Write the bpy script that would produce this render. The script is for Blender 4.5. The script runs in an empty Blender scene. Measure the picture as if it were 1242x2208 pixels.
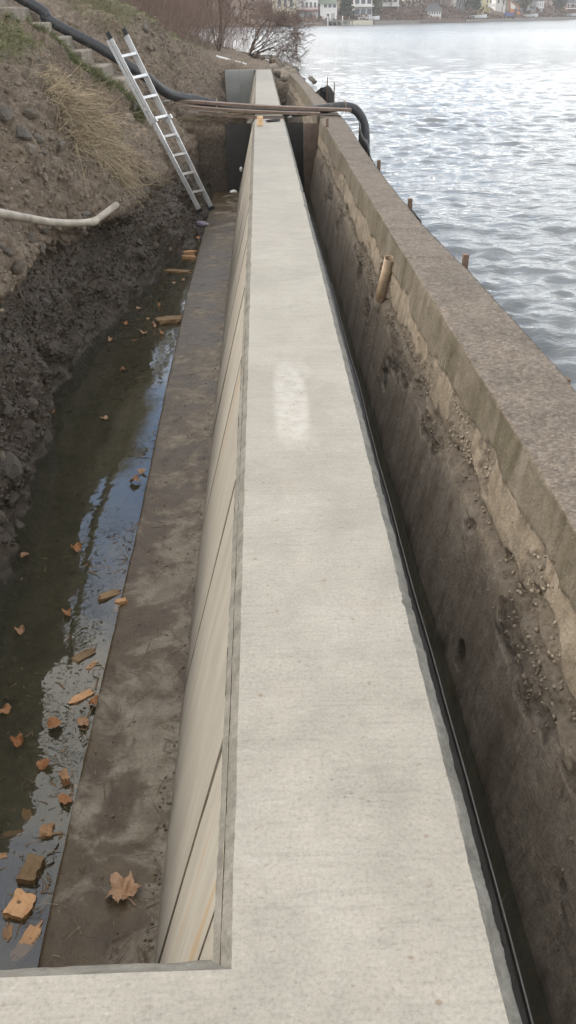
import bpy, math, random
import numpy as np
from mathutils import Matrix, Vector
random.seed(7); RS = np.random.RandomState(11)
scn = bpy.context.scene
COL = scn.collection

# ------------------------------------------------------------------ camera
FPX = 1720.0; ROLL = math.radians(0.8); CAM = np.array([0, 0, 1.38])
_v = np.array([(556-621)/FPX, (1104-38)/FPX, -1.0]); _v /= np.linalg.norm(_v)
_h = np.array([math.cos(ROLL), math.sin(ROLL), 0.0])
_z = np.cross(_h, _v); _z /= np.linalg.norm(_z)
if _z[1] < 0: _z = -_z
_x = np.cross(_v, _z)
MR = np.stack([_x, _v, _z])
cam = bpy.data.cameras.new('camera'); camo = bpy.data.objects.new('camera', cam); COL.objects.link(camo)
m4 = Matrix.Identity(4)
for i in range(3):
    for j in range(3): m4[i][j] = MR[i, j]
m4.translation = Vector(CAM); camo.matrix_world = m4
cam.sensor_fit = 'VERTICAL'; cam.sensor_height = 36.0; cam.lens = 36.0*FPX/2208.0
cam.clip_start = 0.05; cam.clip_end = 3000
scn.camera = camo
def ray(x, y): return MR @ np.array([(x-621)/FPX, (1104-y)/FPX, -1.0])
def pz(x, y, z): d = ray(x, y); return CAM + d*(z-CAM[2])/d[2]
def py(x, y, Y): d = ray(x, y); return CAM + d*(Y-CAM[1])/d[1]

# ------------------------------------------------------------------ world, sun, exposure
SUN_EL, SUN_AZ = math.radians(38), math.radians(-72)      # azimuth from +Y, positive towards +X
w = bpy.data.worlds.new('World'); scn.world = w; w.use_nodes = True
wt = w.node_tree; wt.nodes.clear()
sun = bpy.data.lights.new('sun', 'SUN'); sun.energy = 2.1; sun.angle = math.radians(22); sun.color = (1, 0.92, 0.81)
suno = bpy.data.objects.new('sun', sun); COL.objects.link(suno)
sd = Vector((math.sin(SUN_AZ)*math.cos(SUN_EL), math.cos(SUN_AZ)*math.cos(SUN_EL), math.sin(SUN_EL)))
suno.rotation_euler = sd.to_track_quat('Z', 'Y').to_euler()
scn.view_settings.view_transform = 'Standard'; scn.view_settings.look = 'None'
scn.view_settings.gamma = 1; scn.view_settings.exposure = 0.80
scn.view_settings.use_curve_mapping = False
scn.cycles.use_denoising = True
scn.cycles.max_bounces = 6; scn.cycles.transparent_max_bounces = 12; scn.cycles.volume_bounces = 0
scn.cycles.caustics_reflective = False; scn.cycles.caustics_refractive = False
scn.cycles.sample_clamp_indirect = 6

# ------------------------------------------------------------------ node helpers
def nd(nt, t, ins=None, **props):
    n = nt.nodes.new(t)
    for k, v in props.items(): setattr(n, k, v)
    for k, v in (ins or {}).items():
        s = n.inputs[k]
        if isinstance(v, bpy.types.NodeSocket): nt.links.new(v, s)
        else: s.default_value = v
    return n
def c4(c): return tuple(c) + (1.0,) if len(c) == 3 else tuple(c)
def noise(nt, vec, scale, detail=4, rough=0.55, dist=0.0):
    return nd(nt, 'ShaderNodeTexNoise', {'Vector': vec, 'Scale': scale, 'Detail': detail, 'Roughness': rough, 'Distortion': dist}).outputs['Fac']
def voro(nt, vec, scale, feature='F1', out='Distance'):
    return nd(nt, 'ShaderNodeTexVoronoi', {'Vector': vec, 'Scale': scale}, feature=feature).outputs[out]
def scl(nt, vec, s, loc=(0, 0, 0)):
    return nd(nt, 'ShaderNodeMapping', {'Vector': vec, 'Scale': s, 'Location': loc}).outputs[0]
def ramp(nt, fac, stops):
    n = nd(nt, 'ShaderNodeValToRGB', {'Fac': fac}); e = n.color_ramp.elements
    while len(e) < len(stops): e.new(0.5)
    for i, (p, c) in enumerate(stops):
        e[i].position = p; e[i].color = c4(c) if not isinstance(c, (int, float)) else (c, c, c, 1)
    return n.outputs['Color']
def mix(nt, fac, a, b, mode='MIX'):
    n = nt.nodes.new('ShaderNodeMix'); n.data_type = 'RGBA'; n.blend_type = mode
    for s, v in ((n.inputs[0], fac), (n.inputs[6], a), (n.inputs[7], b)):
        if isinstance(v, bpy.types.NodeSocket): nt.links.new(v, s)
        elif isinstance(v, (int, float)): s.default_value = v if s == n.inputs[0] else (v, v, v, 1)
        else: s.default_value = c4(v)
    return n.outputs[2]
def ma(nt, op, a, b=0.0, clamp=False):
    n = nt.nodes.new('ShaderNodeMath'); n.operation = op; n.use_clamp = clamp
    for s, v in ((n.inputs[0], a), (n.inputs[1], b)):
        if isinstance(v, bpy.types.NodeSocket): nt.links.new(v, s)
        else: s.default_value = v
    return n.outputs[0]
def sstep(nt, x, lo, hi):
    return nd(nt, 'ShaderNodeMapRange', {'Value': x, 'From Min': lo, 'From Max': hi}, interpolation_type='SMOOTHSTEP').outputs[0]
def newmat(name):
    m = bpy.data.materials.new(name); m.use_nodes = True
    nt = m.node_tree; b = nt.nodes['Principled BSDF']
    return m, nt, b
def objc(nt): return nd(nt, 'ShaderNodeTexCoord').outputs['Object']
def sep(nt, v):
    n = nd(nt, 'ShaderNodeSeparateXYZ', {0: v}); return n.outputs[0], n.outputs[1], n.outputs[2]
def setb(nt, b, col=None, rough=None, bump=None, strength=0.5, dist=0.01, **kw):
    def s(k, v):
        if isinstance(v, bpy.types.NodeSocket): nt.links.new(v, b.inputs[k])
        else: b.inputs[k].default_value = v
    if col is not None: s('Base Color', c4(col) if not isinstance(col, bpy.types.NodeSocket) else col)
    if rough is not None: s('Roughness', rough)
    if bump is not None:
        bn = nd(nt, 'ShaderNodeBump', {'Height': bump, 'Strength': strength, 'Distance': dist})
        nt.links.new(bn.outputs[0], b.inputs['Normal'])
    for k, v in kw.items(): s(k, v)
def attr(nt, name): return nd(nt, 'ShaderNodeAttribute', attribute_name=name).outputs['Fac']
def objrand(nt): return nd(nt, 'ShaderNodeObjectInfo').outputs['Random']

# world: broken bright cloud over a clear sky
g = nd(wt, 'ShaderNodeTexCoord').outputs['Generated']
sky = nd(wt, 'ShaderNodeTexSky', sky_type='NISHITA', sun_disc=False, sun_elevation=SUN_EL, sun_rotation=SUN_AZ,
         altitude=100, air_density=1.0, dust_density=0.8, ozone_density=1.0).outputs[0]
gx, gy, gz = sep(wt, g)
den = ma(wt, 'ADD', ma(wt, 'MAXIMUM', gz, 0.0), 0.18)
uv = nd(wt, 'ShaderNodeCombineXYZ', {0: ma(wt, 'DIVIDE', gx, den), 1: ma(wt, 'DIVIDE', gy, den), 2: 5.3}).outputs[0]
cn = noise(wt, uv, 1.15, 7, 0.58, 0.4)
mask = sstep(wt, cn, 0.36, 0.56)
shade = noise(wt, scl(wt, uv, (1, 1, 1), (3.1, 1.7, 0)), 1.9, 5, 0.55)
ccol = ramp(wt, shade, [(0.3, (8.4, 8.2, 8.0)), (0.62, (15.0, 14.3, 13.2))])
lowsky = nd(wt, 'ShaderNodeMapRange', {'Value': gz, 'From Min': 0.0, 'From Max': 0.55, 'To Min': 2.1, 'To Max': 1.0}, interpolation_type='SMOOTHSTEP').outputs[0]
ccol = mix(wt, 1.0, ccol, nd(wt, 'ShaderNodeCombineXYZ', {0: ma(wt, 'POWER', lowsky, 0.95), 1: lowsky, 2: ma(wt, 'POWER', lowsky, 1.06)}).outputs[0], 'MULTIPLY')
skyc = mix(wt, mask, mix(wt, 1.0, sky, (2.2, 2.2, 2.2), 'MULTIPLY'), ccol)
bg = nd(wt, 'ShaderNodeBackground', {'Color': skyc, 'Strength': 0.085})
wo = nd(wt, 'ShaderNodeOutputWorld'); wt.links.new(bg.outputs[0], wo.inputs[0])

# ------------------------------------------------------------------ numpy noise
def _hash(ix, iy, iz, k=0):
    h = (ix.astype(np.int64)*374761393 + iy.astype(np.int64)*668265263 + iz.astype(np.int64)*2147483647 + k*974711) & 0x7fffffff
    h = ((h ^ (h >> 13))*1274126177) & 0x7fffffff
    h = ((h ^ (h >> 16))*1597334677) & 0x7fffffff
    return (h ^ (h >> 15))/float(0x7fffffff)
def vnoise(P, k=0):
    i = np.floor(P).astype(np.int64); f = P - i; f = f*f*f*(f*(f*6-15)+10)
    r = 0
    for dx in (0, 1):
        for dy in (0, 1):
            for dz in (0, 1):
                wgt = (f[..., 0] if dx else 1-f[..., 0])*(f[..., 1] if dy else 1-f[..., 1])*(f[..., 2] if dz else 1-f[..., 2])
                r = r + wgt*_hash(i[..., 0]+dx, i[..., 1]+dy, i[..., 2]+dz, k)
    return r*2-1
def fbm(P, scale, oct=4, gain=0.5, k=0):
    P = np.asarray(P, float)*scale; a = 1.0; r = 0; t = 0
    for o in range(oct):
        r = r + a*vnoise(P + 17.3*o, k+o); t += a; a *= gain; P = P*2.03
    return r/t
def worley(P, scale, k=0):
    P = np.asarray(P, float)*scale; i = np.floor(P).astype(np.int64)
    best = np.full(P.shape[:-1], 9.0); idv = np.zeros(P.shape[:-1])
    for dx in (-1, 0, 1):
        for dy in (-1, 0, 1):
            for dz in (-1, 0, 1):
                a, b, c = i[..., 0]+dx, i[..., 1]+dy, i[..., 2]+dz
                d = (P[..., 0]-a-_hash(a, b, c, k))**2 + (P[..., 1]-b-_hash(a, b, c, k+7))**2 + (P[..., 2]-c-_hash(a, b, c, k+13))**2
                m = d < best; best = np.where(m, d, best); idv = np.where(m, _hash(a, b, c, k+29), idv)
    return np.sqrt(best), idv
def smooth(x, a, b):
    t = np.clip((x-a)/(b-a), 0, 1); return t*t*(3-2*t)

# ------------------------------------------------------------------ object helpers
ORD = ['first', 'second', 'third', 'fourth', 'fifth', 'sixth', 'seventh', 'eighth', 'ninth', 'tenth', 'eleventh', 'twelfth', 'thirteenth', 'fourteenth', 'fifteenth', 'sixteenth', 'seventeenth', 'eighteenth', 'nineteenth', 'twentieth', 'twenty-first']+['twenty-'+x for x in ('second', 'third', 'fourth', 'fifth', 'sixth', 'seventh', 'eighth', 'ninth')]+['thirtieth']+['thirty-'+x for x in ('first', 'second', 'third', 'fourth', 'fifth')]
def tag(o, label=None, cat=None, group=None, kind=None):
    if label: o['label'] = label
    if cat: o['category'] = cat
    if group: o['group'] = group
    if kind: o['kind'] = kind
    return o
def mesh(name, V, Fc, mat=None, shade=False, attrs=None):
    me = bpy.data.meshes.new(name); V = np.asarray(V, dtype=np.float32)
    if isinstance(Fc, np.ndarray):
        n, k = Fc.shape
        me.vertices.add(len(V)); me.vertices.foreach_set('co', V.ravel())
        me.loops.add(n*k); me.loops.foreach_set('vertex_index', Fc.astype(np.int32).ravel())
        me.polygons.add(n); me.polygons.foreach_set('loop_start', np.arange(0, n*k, k, dtype=np.int32))
        me.polygons.foreach_set('loop_total', np.full(n, k, dtype=np.int32))
        me.update(calc_edges=True)
    else:
        me.from_pydata([tuple(map(float, v)) for v in V], [], Fc); me.update()
    if shade: me.polygons.foreach_set('use_smooth', np.ones(len(me.polygons), dtype=bool))
    for k, a in (attrs or {}).items():
        at = me.attributes.new(k, 'FLOAT', 'POINT'); at.data.foreach_set('value', np.asarray(a, dtype=np.float32).ravel())
    if mat: me.materials.append(mat)
    return me
def ob(name, me, parent=None, loc=None, rot=None):
    o = bpy.data.objects.new(name, me); COL.objects.link(o)
    if parent is not None: o.parent = parent
    if loc is not None: o.location = loc
    if rot is not None: o.rotation_euler = rot
    return o
def empty(name, loc=(0, 0, 0), rz=0):
    o = bpy.data.objects.new(name, None); COL.objects.link(o); o.location = loc; o.rotation_euler = (0, 0, rz)
    o.empty_display_size = 0.1; return o
def gridf(nu, nv, flip=False, off=0):
    i = np.arange(nu*nv).reshape(nu, nv)
    q = np.stack([i[:-1, :-1], i[1:, :-1], i[1:, 1:], i[:-1, 1:]], -1).reshape(-1, 4)
    return (q[:, ::-1] if flip else q)+off
def grid_obj(name, P, mat, parent=None, flip=False, shade=True, attrs=None):
    nu, nv = P.shape[:2]
    return ob(name, mesh(name, P.reshape(-1, 3), gridf(nu, nv, flip), mat, shade, attrs), parent)
class MB:
    def __init__(s): s.V = []; s.F = []
    def add(s, V, F):
        o = len(s.V); s.V += [tuple(v) for v in V]; s.F += [tuple(i+o for i in f) for f in F]; return s
    def box(s, a, b, bev=0.0):
        (x0, y0, z0), (x1, y1, z1) = a, b
        if bev <= 0:
            V = [(x, y, z) for z in (z0, z1) for y in (y0, y1) for x in (x0, x1)]
            return s.add(V, [(0, 2, 3, 1), (4, 5, 7, 6), (0, 1, 5, 4), (1, 3, 7, 5), (3, 2, 6, 7), (2, 0, 4, 6)])
        e = bev
        r = lambda x0, x1, y0, y1, z: [(x0, y0, z), (x1, y0, z), (x1, y1, z), (x0, y1, z)]
        V = r(x0+e, x1-e, y0+e, y1-e, z0)+r(x0, x1, y0, y1, z0+e)+r(x0, x1, y0, y1, z1-e)+r(x0+e, x1-e, y0+e, y1-e, z1)
        F = [(3, 2, 1, 0), (12, 13, 14, 15)]
        for k in range(3):
            for i in range(4):
                j = (i+1) % 4; F.append((k*4+i, k*4+j, k*4+4+j, k*4+4+i))
        return s.add(V, F)
    def tube(s, pts, r, n=8, cap=True):
        pts = [np.array(p, float) for p in pts]; m = len(pts)
        rr = r if hasattr(r, '__len__') else [r]*m
        V = []; F = []; up = None
        for i, p in enumerate(pts):
            t = pts[min(i+1, m-1)]-pts[max(i-1, 0)]; t /= (np.linalg.norm(t)+1e-9)
            if up is None:
                up = np.array([0, 0, 1.0]) if abs(t[2]) < 0.9 else np.array([1.0, 0, 0])
            a = np.cross(up, t); a /= (np.linalg.norm(a)+1e-9); b = np.cross(t, a); up = b
            for k in range(n):
                th = 2*math.pi*k/n; V.append(p+rr[i]*(math.cos(th)*a+math.sin(th)*b))
        for i in range(m-1):
            for k in range(n):
                l = (k+1) % n; F.append((i*n+k, i*n+l, i*n+n+l, i*n+n+k))
        if cap: F.append(tuple(range(n-1, -1, -1))); F.append(tuple((m-1)*n+k for k in range(n)))
        return s.add(V, F)
    def obj(s, name, mat, parent=None, shade=False, loc=None, rot=None):
        return ob(name, mesh(name, s.V, s.F, mat, shade), parent, loc, rot)
    def mesh(s, name, mat, shade=False): return mesh(name, s.V, s.F, mat, shade)
def obox(name, a, b, mat, parent=None, bev=0.0): return MB().box(a, b, bev).obj(name, mat, parent)
def catmull(P, n):
    P = np.asarray(P, float); Q = np.vstack([2*P[0]-P[1], P, 2*P[-1]-P[-2]]); out = []
    for i in range(1, len(Q)-2):
        for t in np.linspace(0, 1, n, endpoint=False):
            a, b, c, d = Q[i-1:i+3]
            out.append(0.5*(2*b+(c-a)*t+(2*a-5*b+4*c-d)*t*t+(3*b-a-3*c+d)*t**3))
    out.append(P[-1]); return np.array(out)

# ------------------------------------------------------------------ materials
def concrete_top():
    m, nt, b = newmat('new_concrete_top'); v = objc(nt); x, y, z = sep(nt, v)
    n1 = noise(nt, v, 1.7, 6, 0.6)
    c = ramp(nt, n1, [(0.28, (0.228, 0.213, 0.179)), (0.5, (0.274, 0.258, 0.221)), (0.72, (0.315, 0.300, 0.262))])
    st = noise(nt, scl(nt, v, (4, 8, 1)), 1.0, 8, 0.68, 0.5)
    c = mix(nt, 1.0, c, ramp(nt, st, [(0.3, 0.91), (0.55, 1.0), (0.75, 1.05)]), 'MULTIPLY')
    st2 = noise(nt, scl(nt, v, (26, 90, 1)), 1.0, 4, 0.65, 0.5)
    c = mix(nt, 0.7, c, ramp(nt, st2, [(0.3, 0.85), (0.5, 1.0), (0.8, 1.06)]), 'MULTIPLY')
    br = sstep(nt, noise(nt, v, 3.3, 8, 0.72, 0.5), 0.54, 0.75)
    c = mix(nt, ma(nt, 'MULTIPLY', br, 0.42), c, (0.28, 0.235, 0.18))
    fine = noise(nt, v, 120, 5, 0.8)
    c = mix(nt, 1.0, c, ramp(nt, fine, [(0.28, 0.68), (0.5, 1.0), (0.75, 1.14)]), 'MULTIPLY')
    blot = noise(nt, v, 7, 8, 0.72, 0.6); c = mix(nt, 1.0, c, ramp(nt, blot, [(0.3, 0.90), (0.5, 1.0), (0.7, 1.05)]), 'MULTIPLY')
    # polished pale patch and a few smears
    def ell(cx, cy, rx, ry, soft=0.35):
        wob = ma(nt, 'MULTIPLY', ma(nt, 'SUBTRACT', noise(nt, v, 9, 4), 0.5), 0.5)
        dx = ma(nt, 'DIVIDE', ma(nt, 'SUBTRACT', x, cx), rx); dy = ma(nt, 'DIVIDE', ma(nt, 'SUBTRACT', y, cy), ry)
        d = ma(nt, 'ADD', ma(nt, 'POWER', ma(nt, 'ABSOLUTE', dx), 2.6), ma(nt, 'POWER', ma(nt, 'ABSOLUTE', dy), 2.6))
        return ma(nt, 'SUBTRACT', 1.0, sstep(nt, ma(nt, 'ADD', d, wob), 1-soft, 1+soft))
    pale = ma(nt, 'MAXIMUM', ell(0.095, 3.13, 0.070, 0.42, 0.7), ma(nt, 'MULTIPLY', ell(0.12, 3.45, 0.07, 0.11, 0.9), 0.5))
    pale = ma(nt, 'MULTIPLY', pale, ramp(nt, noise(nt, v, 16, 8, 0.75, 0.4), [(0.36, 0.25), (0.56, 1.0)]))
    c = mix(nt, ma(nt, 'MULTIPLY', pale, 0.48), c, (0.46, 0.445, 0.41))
    wl = sstep(nt, noise(nt, scl(nt, v, (3, 16, 1), (2, 5, 1)), 1, 8, 0.75), 0.60, 0.74)
    c = mix(nt, ma(nt, 'MULTIPLY', wl, 0.35), c, (0.42, 0.41, 0.385))
    sp1 = sstep(nt, noise(nt, scl(nt, v, (38, 60, 1)), 1.0, 2, 0.5), 0.66, 0.74); c = mix(nt, ma(nt, 'MULTIPLY', sp1, 0.4), c, (0.15, 0.12, 0.085))
    sp2 = sstep(nt, noise(nt, scl(nt, v, (60, 90, 1), (5, 2, 1)), 1.0, 2, 0.5), 0.66, 0.73); c = mix(nt, ma(nt, 'MULTIPLY', sp2, 0.2), c, (0.44, 0.43, 0.40))
    tw = noise(nt, scl(nt, v, (2.5, 60, 1), (1, 8, 2)), 1.0, 4, 0.6, 1.2); c = mix(nt, 0.6, c, ramp(nt, tw, [(0.32, 0.86), (0.45, 1.0), (0.7, 1.04)]), 'MULTIPLY')
    # blow holes and specks
    hole = ma(nt, 'SUBTRACT', 1.0, sstep(nt, voro(nt, scl(nt, v, (1, 1.7, 1)), 27), 0.07, 0.13))
    hole = ma(nt, 'MULTIPLY', hole, sstep(nt, noise(nt, v, 2.6, 3), 0.50, 0.60))
    c = mix(nt, ma(nt, 'MULTIPLY', hole, 0.75), c, (0.12, 0.09, 0.065))
    bc = ma(nt, 'SUBTRACT', 1.0, sstep(nt, voro(nt, scl(nt, v, (1, 1.4, 1), (4, 3, 0)), 11.0), 0.04, 0.10))
    c = mix(nt, ma(nt, 'MULTIPLY', bc, 0.6), c, (0.16, 0.10, 0.06))
    h = ma(nt, 'ADD', ma(nt, 'MULTIPLY', fine, 0.35), ma(nt, 'ADD', ma(nt, 'MULTIPLY', st2, 0.5), ma(nt, 'MULTIPLY', hole, -1.5)))
    setb(nt, b, c, ramp(nt, n1, [(0.3, 0.62), (0.7, 0.8)]), h, 0.35, 0.004)
    return m
def concrete_edge():
    m, nt, b = newmat('chamfer_concrete'); v = objc(nt)
    n1 = noise(nt, v, 14, 6, 0.65); f = noise(nt, v, 130, 3, 0.7)
    c = ramp(nt, n1, [(0.3, (0.10, 0.094, 0.077)), (0.5, (0.155, 0.147, 0.124)), (0.7, (0.21, 0.20, 0.173))])
    c = mix(nt, 1.0, c, ramp(nt, f, [(0.3, 0.75), (0.6, 1.05)]), 'MULTIPLY')
    setb(nt, b, c, 0.85, ma(nt, 'ADD', n1, ma(nt, 'MULTIPLY', f, 0.4)), 0.5, 0.008); return m
def panel_mat(grey=False):
    m, nt, b = newmat('form_face_grey' if grey else 'form_face'); v = objc(nt); r = objrand(nt)
    off = nd(nt, 'ShaderNodeCombineXYZ', {0: 0.0, 1: ma(nt, 'MULTIPLY', r, 37.0), 2: ma(nt, 'MULTIPLY', r, 11.0)}).outputs[0]
    vv = nd(nt, 'ShaderNodeVectorMath', {0: v, 1: off}, operation='ADD').outputs[0]
    s1 = noise(nt, scl(nt, vv, (1.2, 7, 1.6)), 1, 8, 0.68, 0.5)
    s2 = noise(nt, scl(nt, vv, (3, 70, 2.2)), 1, 3, 0.6)
    if grey: c = ramp(nt, s1, [(0.3, (0.25, 0.26, 0.255)), (0.7, (0.34, 0.35, 0.34))])
    else:
        c = ramp(nt, s1, [(0.25, (0.27, 0.248, 0.206)), (0.5, (0.335, 0.31, 0.264)), (0.75, (0.39, 0.365, 0.315))])
        c = mix(nt, ma(nt, 'MULTIPLY', sstep(nt, noise(nt, scl(nt, vv, (0.5, 7, 0.6), (1, 2, 3)), 1, 3), 0.60, 0.68), 0.55), c, (0.34, 0.23, 0.11))
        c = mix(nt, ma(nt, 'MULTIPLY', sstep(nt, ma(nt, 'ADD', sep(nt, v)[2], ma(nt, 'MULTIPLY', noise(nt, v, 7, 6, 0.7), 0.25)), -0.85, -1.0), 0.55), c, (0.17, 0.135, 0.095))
        c = mix(nt, 1.0, c, ramp(nt, r, [(0.0, 0.88), (1.0, 1.06)]), 'MULTIPLY')
    c = mix(nt, 0.8, c, ramp(nt, s2, [(0.3, 0.86), (0.5, 1.0), (0.8, 1.05)]), 'MULTIPLY')
    hole = ma(nt, 'SUBTRACT', 1.0, sstep(nt, voro(nt, scl(nt, vv, (1, 1.6, 0.6)), 17), 0.06, 0.12))
    hole = ma(nt, 'MULTIPLY', hole, sstep(nt, noise(nt, vv, 4, 2), 0.5, 0.6))
    c = mix(nt, ma(nt, 'MULTIPLY', hole, 0.6), c, (0.2, 0.16, 0.11))
    setb(nt, b, c, 0.7, ma(nt, 'SUBTRACT', s2, hole), 0.25, 0.004); return m
def footing_mat():
    m, nt, b = newmat('wet_footing'); v = objc(nt); x, y, z = sep(nt, v)
    n1 = noise(nt, v, 2.3, 7, 0.62, 0.2)
    toward = ma(nt, 'MULTIPLY', ma(nt, 'ADD', x, 0.78), 0.28)     # drier beside the wall
    dry = sstep(nt, ma(nt, 'ADD', noise(nt, v, 3.4, 9, 0.68, 0.5), toward), 0.52, 0.64)
    dry = ma(nt, 'MULTIPLY', dry, sstep(nt, x, 0.3, -0.1))
    f = noise(nt, v, 70, 4, 0.7); f2 = noise(nt, v, 12, 5, 0.6)
    wet = ramp(nt, f2, [(0.3, (0.066, 0.043, 0.018)), (0.7, (0.125, 0.088, 0.044))])
    dr = ramp(nt, f2, [(0.3, (0.165, 0.138, 0.10)), (0.7, (0.315, 0.275, 0.215))])
    c = mix(nt, dry, wet, dr)
    c = mix(nt, 1.0, c, ramp(nt, f, [(0.25, 0.7), (0.5, 1.0), (0.8, 1.15)]), 'MULTIPLY')
    gr = sstep(nt, voro(nt, v, 60), 0.28, 0.1)
    c = mix(nt, ma(nt, 'MULTIPLY', gr, 0.35), c, (0.06, 0.048, 0.035))
    setb(nt, b, c, ramp(nt, dry, [(0, 0.42), (1, 0.85)]), ma(nt, 'ADD', f, ma(nt, 'MULTIPLY', f2, 1.5)), 0.5, 0.008); return m
def old_wall_mat():
    m, nt, b = newmat('old_concrete'); v = objc(nt); x, y, z = sep(nt, v)
    rough = attr(nt, 'rough'); parge = attr(nt, 'parge'); top = attr(nt, 'topface')
    n1 = noise(nt, v, 3.0, 7, 0.62); f = noise(nt, v, 90, 4, 0.7); st = noise(nt, scl(nt, v, (1, 4.5, 1.3)), 1, 8, 0.66, 0.9)
    # cap layer: olive grey brown with algae
    cap = ramp(nt, st, [(0.28, (0.058, 0.046, 0.022)), (0.45, (0.105, 0.086, 0.055)), (0.62, (0.155, 0.132, 0.098)), (0.8, (0.22, 0.192, 0.15))])
    # flaked tan layer
    tan = ramp(nt, noise(nt, scl(nt, v, (1, 1.6, 1)), 5.0, 9, 0.72, 0.6), [(0.3, (0.13, 0.10, 0.068)), (0.5, (0.225, 0.183, 0.133)), (0.7, (0.31, 0.262, 0.20))])
    # lower smooth, damp grey brown, painted lighter to lift the gap's shade
    low = ramp(nt, st, [(0.28, (0.21, 0.165, 0.12)), (0.5, (0.37, 0.307, 0.238)), (0.72, (0.45, 0.385, 0.31))])
    scr = noise(nt, scl(nt, v, (1, 2.2, 1)), 16, 10, 0.8, 0.8); low = mix(nt, 1.0, low, ramp(nt, scr, [(0.34, 0.55), (0.47, 1.0), (0.65, 1.15)]), 'MULTIPLY')
    zz = ma(nt, 'ADD', z, ma(nt, 'MULTIPLY', ma(nt, 'SUBTRACT', noise(nt, scl(nt, v, (1, 3, 1)), 1.6, 5), 0.5), 0.28))
    body = mix(nt, sstep(nt, zz, -0.62, -0.40), low, tan)
    body = mix(nt, sstep(nt, zz, -1.05, -1.22), body, (0.10, 0.072, 0.048))
    pg = ma(nt, 'ADD', parge, ma(nt, 'MULTIPLY', ma(nt, 'SUBTRACT', noise(nt, scl(nt, v, (1, 6, 1.2)), 2.0, 7, 0.7, 0.4), 0.42), 1.1), True)
    c = mix(nt, ma(nt, 'MAXIMUM', ma(nt, 'MULTIPLY', parge, 0.75), ma(nt, 'MULTIPLY', pg, sstep(nt, z, -0.62, -0.15))), body, cap)
    pit = ramp(nt, voro(nt, v, 38), [(0.05, (0.13, 0.10, 0.07)), (0.35, (0.30, 0.245, 0.18)), (0.6, (0.38, 0.32, 0.25))])
    c = mix(nt, ma(nt, 'MULTIPLY', rough, 0.75), c, pit)
    stain = sstep(nt, noise(nt, scl(nt, v, (1, 3.5, 0.9), (3, 9, 2)), 1, 7, 0.68, 0.6), 0.57, 0.72)
    c = mix(nt, ma(nt, 'MULTIPLY', stain, 0.5), c, (0.09, 0.07, 0.048))
    wst = ma(nt, 'MULTIPLY', sstep(nt, noise(nt, scl(nt, v, (1, 24, 2.0), (7, 1, 4)), 1, 4, 0.55), 0.66, 0.73), ma(nt, 'SUBTRACT', 1.0, top))
    c = mix(nt, ma(nt, 'MULTIPLY', wst, 0.75), c, (0.40, 0.38, 0.34))
    # top: exposed aggregate, brown grit
    ag = voro(nt, scl(nt, v, (52, 74, 60)), 1.0, 'F1', 'Color'); agd = voro(nt, scl(nt, v, (52, 74, 60)), 1.0)
    bw = nd(nt, 'ShaderNodeRGBToBW', {0: ag}).outputs[0]
    tc = ramp(nt, bw, [(0.2, (0.118, 0.093, 0.07)), (0.5, (0.152, 0.123, 0.095)), (0.9, (0.20, 0.168, 0.135))])
    tc = mix(nt, ma(nt, 'MULTIPLY', sstep(nt, agd, 0.45, 0.8), 0.5), tc, (0.10, 0.085, 0.065))
    tc = mix(nt, 1.0, tc, ramp(nt, noise(nt, scl(nt, v, (30, 75, 30)), 1, 5, 0.75, 0.6), [(0.3, 0.6), (0.5, 1.0), (0.72, 1.3)]), 'MULTIPLY')
    tc = mix(nt, 1.0, tc, ramp(nt, n1, [(0.3, 0.72), (0.5, 1.0), (0.7, 1.2)]), 'MULTIPLY')
    c = mix(nt, top, c, tc)
    c = mix(nt, 1.0, c, ramp(nt, f, [(0.25, 0.72), (0.5, 1.0), (0.8, 1.12)]), 'MULTIPLY')
    pitd = ma(nt, 'SUBTRACT', 1.0, sstep(nt, voro(nt, v, 21), 0.05, 0.13))
    pitd = ma(nt, 'MULTIPLY', pitd, sstep(nt, noise(nt, v, 5, 3), 0.5, 0.6))
    c = mix(nt, ma(nt, 'MULTIPLY', pitd, 0.8), c, (0.05, 0.04, 0.03))
    h = ma(nt, 'ADD', f, ma(nt, 'ADD', ma(nt, 'MULTIPLY', ma(nt, 'MULTIPLY', agd, -1.2), top), ma(nt, 'MULTIPLY', noise(nt, v, 28, 5, 0.65), 1.2)))
    h = ma(nt, 'SUBTRACT', h, ma(nt, 'MULTIPLY', pitd, 1.4))
    h = ma(nt, 'ADD', h, ma(nt, 'MULTIPLY', rough, ma(nt, 'MULTIPLY', voro(nt, nd(nt, 'ShaderNodeVectorMath', {0: v, 1: nd(nt, 'ShaderNodeTexNoise', {'Vector': v, 'Scale': 30.0}).outputs['Color']}, operation='ADD').outputs[0], 42), 3.0)))
    c = mix(nt, 1.0, c, ramp(nt, noise(nt, v, 17, 6, 0.75, 0.5), [(0.3, 0.68), (0.5, 1.0), (0.72, 1.18)]), 'MULTIPLY')
    setb(nt, b, c, 0.86, h, 0.75, 0.010); return m
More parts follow.
